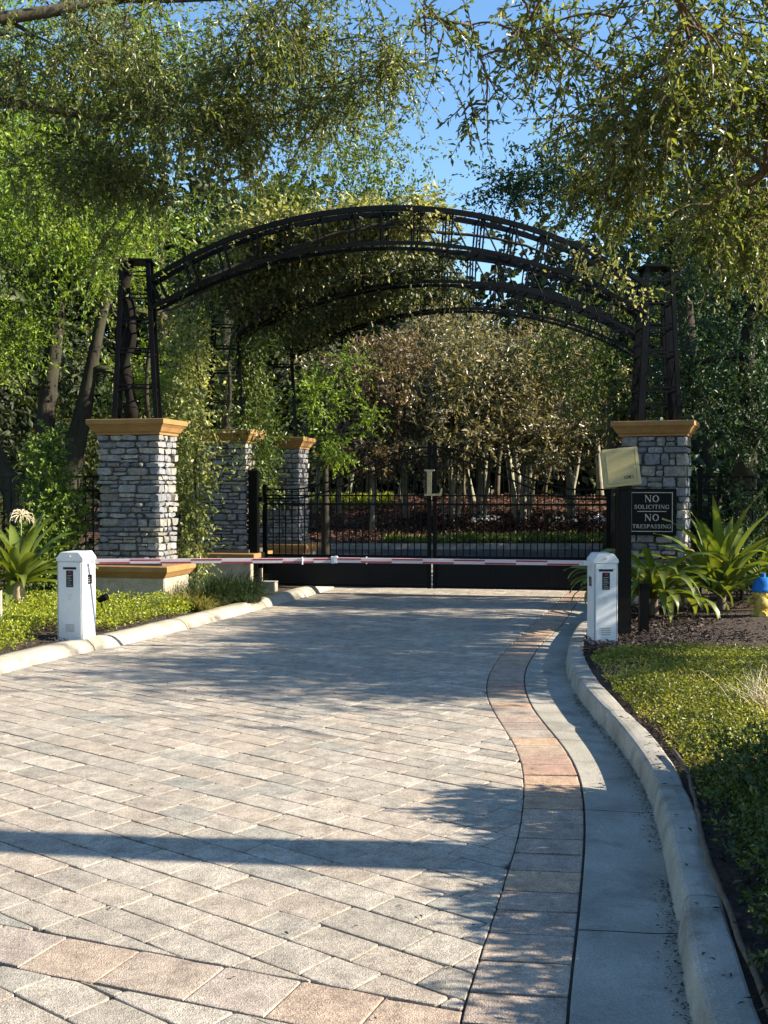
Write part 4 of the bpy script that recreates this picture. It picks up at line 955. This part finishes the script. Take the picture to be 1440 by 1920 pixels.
for i, (x, y, r, lm, lb, s) in enumerate(mags):
    z0 = bank_z(x, y) - .05; rg = np.random.default_rng(60 + i)
    hh = 2.55 * s
    cl = blob(rg, (x, y - .3, z0 + 4.6 * s), (1.75 * s, 1.5 * s, 1.75 * s), 12, 460, .45) + blob(rg, (x + rg.normal() * .4, y - .7, z0 + 2.9 * s), (1.4 * s, 1.2 * s, .6 * s), 7, 190, .45) + blob(rg, (x + rg.normal() * .5, y - .9, z0 + 2.25 * s), (1.2 * s, .9 * s, .35 * s), 4, 70, .45)
    tr_ = [[(0, 0, 0, r), (rg.normal() * .08, 0, 1.2, r * .9), (rg.normal() * .15, 0, hh, r * .75), (rg.normal() * .3, 0, 4.5 * s, r * .35)]]
    if i in (2, 3, 4): tr_ += [[(.12 * k, .1, 0, r * .6), (.2 * k, .1, 1.2, r * .55), (.34 * k, .1, 2.6, r * .45)] for k in (-1.6, 1.4)]
    tree('magnolia_tree', lb, 'tree', (x, y, z0), tr_, rel((x, y, z0), cl), .165, M['bark_pale'], M[lm], 70 + i, 11, .6, .15, .42, MG, 0, .05)
# slim trunks standing among them
TG = 'slim trunks among the trees on the bank'
for i, (px, y) in enumerate([(572, 40), (590, 38), (650, 45), (693, 43), (748, 41), (848, 42), (868, 44), (885, 41), (912, 45), (930, 43), (962, 42), (978, 44), (1020, 46), (1070, 42), (1125, 44)]):
    x = (px - 720) / 2070 * y; z0 = bank_z(x, y) - .05; rg = np.random.default_rng(90 + i); r = .07 + .07 * rg.random()
    where = ['far left by the pillar', 'left of the bright trunk', 'left third of the gate', 'behind the bright trunk', 'left of the gold letter', 'right of the gold letter', 'in the pale cluster, first', 'in the pale cluster, second', 'in the pale cluster, third', 'ending the pale cluster', 'left of the white trunk', 'beside the white trunk', 'in the dark gap', 'behind the gate end', 'behind the reader box'][i]
    simple_tree('slim_tree', 'slim bare trunk on the bank ' + where, (x, y, z0), 4.6, r, blob(rg, (x, y, z0 + 4.9), (1.0, .9, 1.0), 5, 90, .5), .22, M['bark_pale' if i % 3 else 'bark'], M['l_wood' if i % 2 else 'l_mag'], 95 + i, 7, .6, group=TG, lean=float(rg.normal()) * .55)

# ---- far wood closing the view
rg = np.random.default_rng(8); P = []
for i in range(95):
    x = rg.uniform(-42, 42); y = rg.uniform(50, 62); top = 9.5 + 3.5 * rg.random() + max(0, abs(x - 3.5) - 4) * .55; top = min(top, 24)
    P += [((x, y, z), (2.6, 2.2, 2.2), 75) for z in np.arange(1.5, top, 2.6)]
p, d, tn, _ = sprays(rg, P, 5, 1.4, .5, .2); lv = .55 * (.6 + .7 * rg.random(len(p)))
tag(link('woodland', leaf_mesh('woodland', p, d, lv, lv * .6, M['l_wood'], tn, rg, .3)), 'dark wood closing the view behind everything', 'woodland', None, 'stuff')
# side thickets between the near trees and the wood
for side, (cx, cy) in ((-1, (-13, 26)), (1, (12.5, 25))):
    P = []
    for i in range(26):
        x = cx + rg.uniform(-5, 5); y = cy + rg.uniform(-6, 12); top = 3.5 + 5 * rg.random()
        P += [((x, y, z), (1.7, 1.7, 1.5), 80) for z in np.arange(.7, top, 1.7)]
    p, d, tn, _ = sprays(rg, P, 6, .9, .25, .2); lv = .26 * (.6 + .7 * rg.random(len(p)))
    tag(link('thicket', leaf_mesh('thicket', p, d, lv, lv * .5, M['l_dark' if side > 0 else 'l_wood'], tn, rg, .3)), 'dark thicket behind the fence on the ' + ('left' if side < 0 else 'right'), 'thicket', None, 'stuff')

# ---- trees right of the frame whose shade falls on the paving
SH = 'young trees right of the frame'
loc = (7.6, 9.3, .08)
tree('young_tree', 'young tree beyond the right edge, shading the middle of the paving', 'tree', loc, [[(0, 0, 0, .09), (0, 0, 1.6, .08), (-.1, .1, 4.0, .04)]],
     rel(loc, blobs([((7.0, 9.9, 3.6), (1.3, 2.4, 1.35), 32, 1650), ((6.3, 9.6, 2.5), (.7, 1.6, .45), 9, 420)], .36)), .11, M['bark'], M['l_mid'], 51, 9, .4, .2, .4, SH, 0, .03)
loc = (8.6, 13.6, .08)
tree('young_tree', 'young tree beyond the right edge, shading the paving before the gate', 'tree', loc, [[(0, 0, 0, .09), (0, 0, 1.6, .08), (-.1, .1, 4.0, .04)]],
     rel(loc, blobs([((8.6, 12.6, 4.3), (1.4, 1.8, .95), 18, 1300), ((9.6, 15.4, 4.5), (1.4, 1.3, .9), 13, 800), ((7.8, 11.6, 3.7), (.9, .9, .9), 8, 420)], .36)), .11, M['bark'], M['l_mid'], 52, 9, .4, .2, .4, SH, 0, .03)

BH = 'unseen oaks added behind the viewer to block sky'  # out-of-view trees added to cut the sky light on front faces
for i, (x, y, h_, wh) in enumerate([(-8.5, -5, 8, 'to the left'), (-1.5, -9, 9, 'straight back'), (-13, 4, 8, 'far to the left'), (7.5, -13, 9, 'to the right')]):
    rg = np.random.default_rng(140 + i)
    simple_tree('oak_tree', 'unseen oak added behind the viewer to block sky, standing ' + wh, (x, y, 0), h_ * .8, .28, blob(rg, (x, y, h_ * .62), (3.6, 3.2, h_ * .36), 22, 900, .45), .22, M['bark'], M['l_oak'], 145 + i, 7, .8, group=BH)

# ---- climbing vines on the trellis
def vine(label, cl, seed, stems, leaf=.075, per=7, lm='l_vine', tl=.35):
    rg = np.random.default_rng(seed); loc = stems[0][0]; root = empty('climbing_vine', loc, 0, label, 'vine', 'vines climbing the trellis')
    mb = MB()
    for s in stems:
        pts = [Vector(q) - Vector(loc) for q in s]; full = []
        for i in range(len(pts) - 1):
            full += curve_pts(pts[i], pts[i + 1], 5, 0, .10, rg)[:-1]
        full.append(pts[-1]); mb = MB(); mb.tube(full, [.035 * (1 - .7 * i / len(full)) for i in range(len(full))], 6)
        link('stem', mesh('stem', mb.v, mb.f, M['bark_dark'], True), root)
    p, d, tn, _ = sprays(rg, cl, per, tl, leaf, .35); p = p - np.array(loc); lv = leaf * (.6 + .7 * rg.random(len(p)))
    o = link('foliage', leaf_mesh('foliage', p, d, lv, lv * .55, M[lm], tn, rg, .3), root); o['kind'] = 'stuff'
def bez(z0, z1, n): return np.linspace(z0, z1, n)
A0 = [(-2.95 + .06 * RG.normal(), 16.9 + .2 * RG.normal(), z) for z in bez(.5, 4.3, 16)]
vine('vine hanging as a pale green curtain between the first two left pillars', [(q, (.24, .33, .26), 50) for q in A0] + [((-3.0, 16.3, 4.3), (.4, .5, .3), 60)], 81, [[(-2.95, 17, .1), (-2.9, 16.9, 2), (-2.95, 16.8, 4.3)]])
def arcz(t_): return 4.25 + 1.05 * (1 - (2 * t_ - 1) ** 2)
cl = []
for i in range(120):
    t_ = RG.uniform(.03, .50); dpt = RG.uniform(.35, 6.0) ; f = dpt / 6.0
    if RG.random() < max(0, (t_ - .26) * 3.4): continue
    a = Vector((-3.45, 15.48)).lerp(Vector((-1.82, 21.15)), f); b = Vector((3.9, 15.88)).lerp(Vector((5.29, 21.6)), f); q = a.lerp(b, t_)
    cl.append(((q.x, q.y, arcz(t_) + .30 + RG.uniform(-.12, .14)), (.40, .45, .15), 48))
vine('vine roofing the left half of the arches, shade and lit leaves put into its colour', cl, 82, [[(-2.62, 18.1, 2.7), (-2.5, 18.2, 4.2), (-1.2, 18.2, 5.0), (.3, 18.3, 5.3)], [(-3.3, 15.5, 2.7), (-3.2, 15.6, 4.2), (-1.8, 15.9, 4.95), (-.2, 16, 5.3)], [(-3.3, 15.7, 4.3), (-2.2, 15.75, 4.85), (-1.0, 15.65, 5.2), (.6, 15.7, 5.42)], [(-2.4, 18.4, 4.3), (-1.2, 18.3, 4.95), (.2, 18.5, 5.3), (1.3, 18.5, 5.3)], [(-1.7, 21.0, 4.3), (-.6, 21.1, 4.9), (.8, 21.2, 5.25)], [(-2.2, 18.3, 4.4), (-1.4, 17.2, 4.95), (-.4, 16.2, 5.3)]], .085, 7, 'l_vine_shaded')
cl = [((-2.1 + .30 * i, 16.25 + .15 * RG.normal(), arcz(.18 + .040 * i) + .46 + .06 * RG.normal()), (.28, .22, .18), 130) for i in range(10)] + [((2.9 + .22 * i, 15.7, 5.0 - .16 * i), (.2, .3, .16), 16) for i in range(4)]
vine('vine sprays lying on top of the front arch, coloured as if sunlit', cl, 83, [[(-1.5, 15.7, 5.0), (.2, 15.8, 5.5), (1.6, 15.9, 5.3), (3.2, 15.8, 4.7)]], .075, 8, 'l_vine_sunlit')
cl = [((-2.25 + .08 * RG.normal(), 18.55 + .2 * RG.normal(), z), (.27, .3, .25), 80) for z in bez(1.7, 4.3, 11)] + [((-2.35, 18.0, 2.2 + .2 * i), (.15, .2, .2), 14) for i in range(3)] + [((-2.30 + .05 * RG.normal(), 20.6, z), (.2, .25, .25), 45) for z in bez(1.5, 3.6, 8)]
vine('dark ivy wrapping the middle left pillar and its tower', cl, 84, [[(-2.2, 18.7, .1), (-2.2, 18.6, 2.2), (-2.3, 18.5, 4.4)]], .07, 7, 'l_hedge')
# woody stem wriggling up inside the front left tower
ws = [(-3.58 + .05 * math.sin(z * 5.1), 15.5 + .04 * math.cos(z * 4), z) for z in np.linspace(CAPZ, 4.9, 16)]
o = MB().tube([Vector(q) for q in ws], [.085 + .03 * math.sin(i * 1.9) for i in range(16)], 8).build('vine_trunk', M['black_bark'], None, True); tag(o, 'dark gnarled vine trunk inside the front left tower', 'vine trunk')

# ---- clipped shrub left, hedges right
def shrub(name, label, cat, loc, cl, leaf, lm, seed, per=7, tl=.16, ratio=.5, stem_h=.5):
    rg = np.random.default_rng(seed); root = empty(name, loc, 0, label, cat)
    mb = MB()
    for i in range(5): mb.tube(curve_pts((rg.normal() * .05, rg.normal() * .05, 0), (rg.normal() * .18, rg.normal() * .18, stem_h), 5, 0, .1, rg), [.016, .014, .012, .009, .005], 5)
    link('stem', mesh('stem', mb.v, mb.f, M['bark'], True), root)
    p, d, tn, _ = sprays(rg, cl, per, tl, leaf, .0, .9); lv = leaf * (.6 + .7 * rg.random(len(p)))
    o = link('foliage', leaf_mesh('foliage', p, d, lv, lv * ratio, M[lm], tn, rg, .4), root); o['kind'] = 'stuff'
    return root
cl = [((RG.normal() * .06, RG.normal() * .06, z), (.50 * (1 - (z / 2.75) ** 1.6) + .10,) * 2 + (.24,), int(150 * (1.1 - z / 3.0))) for z in np.linspace(.25, 2.3, 12)]
shrub('cone_shrub', 'cone-shaped leafy shrub before the fence, left of the large pillar', 'shrub', (-4.70, 15.5, .1), cl, .062, 'l_shrub', 101, 8, .14)
cl = []
for y_ in np.arange(2.6, 6.15, .22):
    for k in range(3): cl.append(((float(KERB(y_)) + .52 + .26 * k - 2.2, y_ - 4.4, .15 + .03 * RG.normal()), (.24, .2, .16), 100))
shrub('low_hedge', 'low dark green hedge behind the kerb at the lower right', 'hedge', (2.2, 4.4, .09), cl, .028, 'l_hedge', 102, 13, .10)
cl = []
for y_ in np.arange(2.3, 6.0, .3):
    for z in (.2, .45, .70, .93): cl.append(((RG.normal() * .06, y_ - 4.2, z), (.34, .2, .18), 190))
shrub('tall_hedge', 'waist-high clipped hedge beyond the right edge, shading the gutter', 'hedge', (3.0, 4.2, .09), cl, .055, 'l_hedge', 103, 8, .10)
cl = [((RG.normal() * .5, RG.normal() * .25, .35 + .25 * RG.random()), (.35, .3, .3), 60) for _ in range(9)]
shrub('dark_shrub', 'dark shrub in the shade behind the right crinum', 'shrub', (5.0, 15.6, .1), cl + [((.4, .3, z), (.6, .4, .4), 90) for z in (.6, 1.1, 1.5)], .07, 'l_dark', 104)

# ---- strap-leaved plants
def strap_leaf(root, az, el, L, W, curl, rg, z0, r0=.03):
    n = 11; c = Vector((r0 * math.cos(az), r0 * math.sin(az), z0)); a = el; p = c.copy(); h = Vector((math.cos(az), math.sin(az), 0)); side = Vector((-math.sin(az), math.cos(az), 0)); tw = rg.uniform(-.35, .35); v = []; f = []
    for i in range(n):
        t_ = i / (n - 1); wd = W * (.62 + .38 * math.sin(min(1, t_ * 1.7) * math.pi / 2)) * (1 - max(0, (t_ - .35) / .65) ** 2.0) + .002
        d = h * math.cos(a) + Vector((0, 0, 1)) * math.sin(a); up = Vector((0, 0, 1)) * math.cos(a) - h * math.sin(a)
        s2 = side * math.cos(tw * t_) + up * math.sin(tw * t_); u2 = up * math.cos(tw * t_) - side * math.sin(tw * t_)
        fold = wd * .28 * (1 - .5 * t_); wv = .014 * math.sin(t_ * 9 + az * 5)
        v += [p - s2 * wd / 2 + u2 * (fold + wv), p.copy(), p + s2 * wd / 2 + u2 * (fold - wv)]
        p = p + d * (L / (n - 1)); a -= curl * (0.35 + 1.5 * t_) / (n - 1)
    for i in range(n - 1):
        for j in range(2): f.append((i * 3 + j, i * 3 + j + 1, i * 3 + j + 4, i * 3 + j + 3))
    me = mesh('leaf', v, f, M['strap'], True); at_ = me.attributes.new('rnd', 'FLOAT', 'POINT'); b0 = rg.uniform(0, .35)
    at_.data.foreach_set('value', [b0 + (.25 if i % 3 == 1 else 0) + (.5 * max(0, i / (3 * n) - .8) * 3) for i in range(3 * n)])
    return link('leaf', me, root)
def crinum(label, loc, n, L, W, zc, el0, el1, curl0, curl1, seed, stem_r=.05, fan=None):
    rg = random.Random(seed); root = empty('crinum_plant', loc, 0, label, 'plant', 'strap-leaved plants in the beds')
    MB().lathe([(stem_r * 1.4, 0), (stem_r * 1.15, zc * .3), (stem_r, zc * .7), (stem_r * .9, zc), (stem_r * .5, zc + .05)], 12).build('stem', M['stem'] if stem_r > .06 else M['hose'], root, True)
    for i in range(n):
        t_ = i / n; az = i * 2.399 + rg.uniform(-.25, .25)
        if fan: az = fan[0] + (az % (2 * math.pi)) / (2 * math.pi) * fan[1]
        el = R(el0 + (el1 - el0) * t_ + rg.uniform(-7, 7)); strap_leaf(root, az, el, L * rg.uniform(.75, 1.12) * (.85 + .2 * t_), W * rg.uniform(.8, 1.15), R(curl0 + (curl1 - curl0) * t_ + rg.uniform(-18, 18)), rg, zc - .04 + .06 * t_)
    return root
cL = crinum('strap-leaved plant with thick pale stem and dry flower head, left of the left cabinet', (-4.60, 13.9, .10), 36, 1.08, .135, .46, 12, 78, 75, 35, 3, .075)
for i in range(34):
    a = RG.uniform(0, 6.28); e = RG.uniform(-.3, 1.4); q = Vector((.03, 0, 1.28)); d1 = Vector((math.cos(a) * math.cos(e), math.sin(a) * math.cos(e), math.sin(e)))
    MB().tube([q, q + d1 * .075, q + d1 * .12 + Vector((math.cos(a) * .03, math.sin(a) * .03, -.035)), q + d1 * .12 + Vector((math.cos(a) * .05, math.sin(a) * .05, -.085))], [.004, .006, .006, .002], 4).build('dry_petal', M['dry_plain'], cL)
MB().tube([(0, 0, .5), (.02, 0, .9), (.03, 0, 1.28)], [.016, .014, .012], 6).build('flower_stalk', M['strap_plain'], cL)
crinum('small strap-leaved offset plant at the far left of the bed', (-4.95, 13.5, .10), 12, .5, .07, .3, 15, 70, 70, 45, 4, .05)
crinum('tall upright strap-leaved plant beside the fire hydrant', (4.38, 14.3, .10), 42, 1.30, .15, .26, 26, 84, 80, 42, 5, .06)
crinum('drooping strap-leaved plant in front of the sign pillar', (3.36, 13.7, .10), 50, 1.08, .13, .28, 18, 66, 140, 105, 6, .05)
crinum('strap-leaved plant half hidden behind the right barrier cabinet', (2.78, 13.3, .10), 16, .75, .10, .40, 28, 70, 130, 90, 7, .045, (R(140), R(110)))
crinum('broken strap-leaved plant at the right edge behind the hydrant', (5.0, 14.5, .10), 16, .8, .08, .4, 15, 70, 95, 60, 8)

# ---- tufts of ribbon grass by the left kerb
def tuft(label, loc, n, L, lm, seed, spread=.22):
    rg = np.random.default_rng(seed); root = empty('grass_tuft', loc, 0, label, 'grass tuft', 'ribbon grass tufts by the left kerb'); v = []; f = []; at_ = []
    for i in range(n):
        az = rg.uniform(0, 6.283); a = R(rg.uniform(35, 88)); r0 = rg.random() ** .5 * spread; ln = L * rg.uniform(.6, 1.15); p = Vector((r0 * math.cos(az), r0 * math.sin(az), 0)); az += rg.normal() * .5
        h = Vector((math.cos(az), math.sin(az), 0)); s = Vector((-h.y, h.x, 0)); b0 = len(v); c0 = float(np.clip(rg.normal() * .22 + .45, 0, 1))
        for k in range(6):
            t_ = k / 5; wd = .0065 * (1 - t_ ** 2) + .0006; v += [p - s * wd, p + s * wd]; at_ += [c0, c0]; p = p + (h * math.cos(a) + Vector((0, 0, 1)) * math.sin(a)) * ln / 5; a -= R(26) * (.4 + t_)
        for k in range(5): f.append((b0 + 2 * k, b0 + 2 * k + 1, b0 + 2 * k + 3, b0 + 2 * k + 2))
    me = mesh('blades', v, f, M[lm]); x = me.attributes.new('rnd', 'FLOAT', 'POINT'); x.data.foreach_set('value', at_); o = link('blades', me, root); o['kind'] = 'stuff'
tuft('dark ribbon grass mound nearest the large pillar base', (-2.42, 15.25, .10), 700, .55, 'l_grass', 111, .28)
tuft('dark ribbon grass mound in front of the middle left pillar', (-2.25, 16.1, .10), 700, .55, 'l_grass', 112, .28)
tuft('dark ribbon grass mound close to the kerb below the middle pillar', (-1.98, 15.75, .10), 500, .48, 'l_grass', 113, .22)
tuft('yellowing ribbon grass tuft at the corner of the large pillar base', (-2.60, 14.75, .10), 260, .40, 'l_yellow', 114, .12)
tuft('small yellow ribbon grass tuft beside the left kerb', (-2.38, 14.62, .10), 160, .30, 'l_yellow', 115, .10)

# ---- low cover, chips and fallen leaves (uncountable)
def scatter(name, label, cat, xy, z, L, ratio, lm, seed, flat=.2, tone=None, up=1.2, jitz=.02):
    rg = np.random.default_rng(seed); n = len(xy); p = np.column_stack([xy[:, 0], xy[:, 1], z + np.abs(rg.normal(size=n)) * jitz]); d = rg.normal(size=(n, 3)); d[:, 2] = d[:, 2] * flat + flat * .6
    lv = L * (.6 + .8 * rg.random(n)); tn = np.clip(rg.normal(size=n) * .22 + .45, 0, 1) if tone is None else tone
    return tag(link(name, leaf_mesh(name, p, d, lv, lv * ratio, M[lm], tn, rg, up)), label, cat, None, 'stuff')
def region(rg, n, x0, x1, y0, y1, test):
    x = rg.uniform(x0, x1, n); y = rg.uniform(y0, y1, n); k = np.array([test(a, b) for a, b in zip(x, y)]); return np.column_stack([x[k], y[k]])
rg = np.random.default_rng(120)
def nz(x, y, s, o=0): return mnoise.noise((x * s, y * s, o))
def left_ok(x, y):
    if x > float(LEFT(y)) - .33 - .06 * nz(x, y, 3): return False
    if abs(x + 3.34) < .42 and abs(y - 11.9) < .55 + .2 * nz(x, y, 2): return False
    return not (y > 14.85 and x > -4.2)
xy = region(rg, 105000, -7.5, -1.9, 9.8, 15.3, left_ok)
gn = np.array([nz(a, b, 1.1, 6) + .6 * nz(a, b, 3.1, 8) for a, b in xy]); xy = xy[rg.random(len(xy)) < np.clip(.85 + gn * .9, .3, 1)]
hgt = np.array([.11 + .05 * nz(a, b, 3.3, 5) + .13 * min(1, max(0, (float(LEFT(b)) - .33 - a) / .35)) + .04 * nz(a, b, 1.6) for a, b in xy]); z = .06 + hgt * rg.random(len(xy)) ** .45 + .02
scatter('left_ground_cover', 'bright yellow-green ground cover in the left bed', 'ground cover', xy, z, .031, .55, 'l_cover', 121, .75, None, .25, .012)
def right_ok(x, y):
    e = float(KERB(y)) + .24 + .05 * nz(x, y, 4)
    return x > e and y < 10.75 + .25 * nz(x, 0, 1.2) and not (y < 6.3 and x > e + .2)
xy = region(rg, 125000, 1.3, 5.2, 5.6, 11.2, right_ok)
pt = np.array([nz(a, b, .9, 4) + .5 * nz(a, b, 2.6, 2) for a, b in xy]); keep = rg.random(len(xy)) < np.clip(.82 - pt * .9, .22, 1); xy = xy[keep]; pt = pt[keep]
hgt = np.array([.035 + .075 * min(1, max(0, (a - float(KERB(b)) - .24) / .3)) + .02 * nz(a, b, 1.6) for a, b in xy]); z = .10 + hgt * rg.random(len(xy)) ** .5
scatter('right_ground_cover', 'patchy green and brown ground cover behind the right kerb', 'ground cover', xy, z, .025, .5, 'l_lawn', 122, .55, np.clip(.42 + pt * .75 + rg.normal(size=len(xy)) * .16, 0, 1), .25, .01)
xy = region(rg, 15000, 1.9, 5.6, 10.4, 15.2, lambda a, b: a > float(KERB(b)) + .19)
scatter('bark_mulch', 'dark bark chips around the reader post and hydrant', 'mulch', xy, .125, .055, .38, 'chip', 123, .25, None, 1.6, .012)
xy = region(rg, 5000, -5.2, -2.2, 10, 16.6, lambda a, b: a < float(LEFT(b)) - .28)
scatter('left_bark_mulch', 'dark bark chips along the left kerb', 'mulch', xy, .115, .05, .38, 'chip', 124, .25, None, 1.6, .01)
xy = region(rg, 2600, .8, 2.2, 3.0, 7.8, lambda a, b: float(KERB(b)) + .19 < a < float(KERB(b)) + .5)
scatter('kerb_leaf_litter', 'brown leaf litter and twigs behind the right kerb', 'leaf litter', xy, .125, .045, .35, 'litter', 125, .3, None, 1.4, .012)
xy = np.array([(float(KERB(y_)) - abs(rg.normal()) * .035 + .0, y_) for y_ in rg.uniform(3.3, 9.5, 1100) if nz(0, y_, 1.3, 9) > -.15])
scatter('gutter_leaf_litter', 'line of small dark leaves in the right gutter', 'leaf litter', xy, -.010, .015, .45, 'litter', 126, .2, None, 1.8, .004)
xy = np.array([(float(KERB(y_)) + .1 + rg.normal() * .03, y_) for y_ in rg.uniform(3.4, 8, 24)])
scatter('kerb_top_leaves', 'few dry leaves lying on top of the right kerb', 'leaf litter', xy, .133, .035, .35, 'litter', 127, .1, None, 2.0, .002)
xy = np.column_stack([rg.uniform(-3, 1.1, 150), rg.uniform(3.5, 14, 150)]); scatter('paving_leaves', 'few tiny dry leaves on the paving', 'leaf litter', xy, .004, .022, .4, 'litter', 128, .1, None, 2.2, .002)
# beyond the gate
xy = region(rg, 26000, -8, 12, 31.4, 45, lambda a, b: True); z = np.array([bank_z(a, b) for a, b in xy]) + .01
scatter('fallen_leaves', 'rust-red fallen leaves covering the bank beyond the gate', 'leaf litter', xy, z, .14, .5, 'litter_red', 129, .35, None, 1.3, .03)
xy = region(rg, 16000, 0, 12, 31.4, 34.5, lambda a, b: b < 32.6 + .12 * a + .5 * nz(a, b, .6)); z = np.array([bank_z(a, b) for a, b in xy])
scatter('grass_strip', 'strip of green grass along the far kerb', 'grass', xy, z + .03, .13, .3, 'l_mid', 130, 1.5, None, .3, .05)
xy = region(rg, 8000, -8, .3, 39, 45, lambda a, b: True); z = np.array([bank_z(a, b) for a, b in xy])
scatter('far_grass', 'sunlit yellow grass behind the bank on the left', 'grass', xy, z + .03, .16, .3, 'l_cover', 131, 1.5, None, .3, .05)
xy = region(rg, 9000, 1.0, 9.5, 32.8, 37.5, lambda a, b: abs(b - 35.2 + .1 * a) < .9 + .4 * nz(a, b, .7)); z = np.array([bank_z(a, b) for a, b in xy]) + .35 * rg.random(len(xy))
scatter('bedding_plants', 'dark red bedding plants on the bank right of the gate centre', 'plants', xy, z, .13, .5, 'l_flower', 132, .8, None, .6, .05)
xy = region(rg, 700, 1.9, 8.8, 34.0, 36.0, lambda a, b: nz(a, b, 1.1, 3) > .02 and abs(b - 34.9 + .08 * a) < .45); z = np.array([bank_z(a, b) for a, b in xy]) + .36
scatter('white_flowers', 'white flowers among the dark red bedding plants', 'flowers', xy, z, .10, .8, 'petal', 133, .6, None, .6, .04)
# dry twiggy grass at the right edge of the lawn
tuft2 = empty('dry_grass_tuft', (2.78, 8.0, .1), 0, 'dry straw-coloured grass tuft at the right edge behind the kerb', 'grass tuft')
mb = MB(); at_ = []
for i in range(110):
    a = rg.uniform(0, 6.28); e = R(rg.uniform(40, 85)); ln = rg.uniform(.18, .42); q = Vector((rg.normal() * .07, rg.normal() * .07, 0)); dd = Vector((math.cos(a) * math.cos(e), math.sin(a) * math.cos(e), math.sin(e)))
    mb.tube([q, q + dd * ln * .6, q + dd * ln + Vector((math.cos(a), math.sin(a), -.3)) * .06], [.0022, .002, .001], 3, False)
o = mb.build('blades', M['dry_plain'], tuft2); o['kind'] = 'stuff'
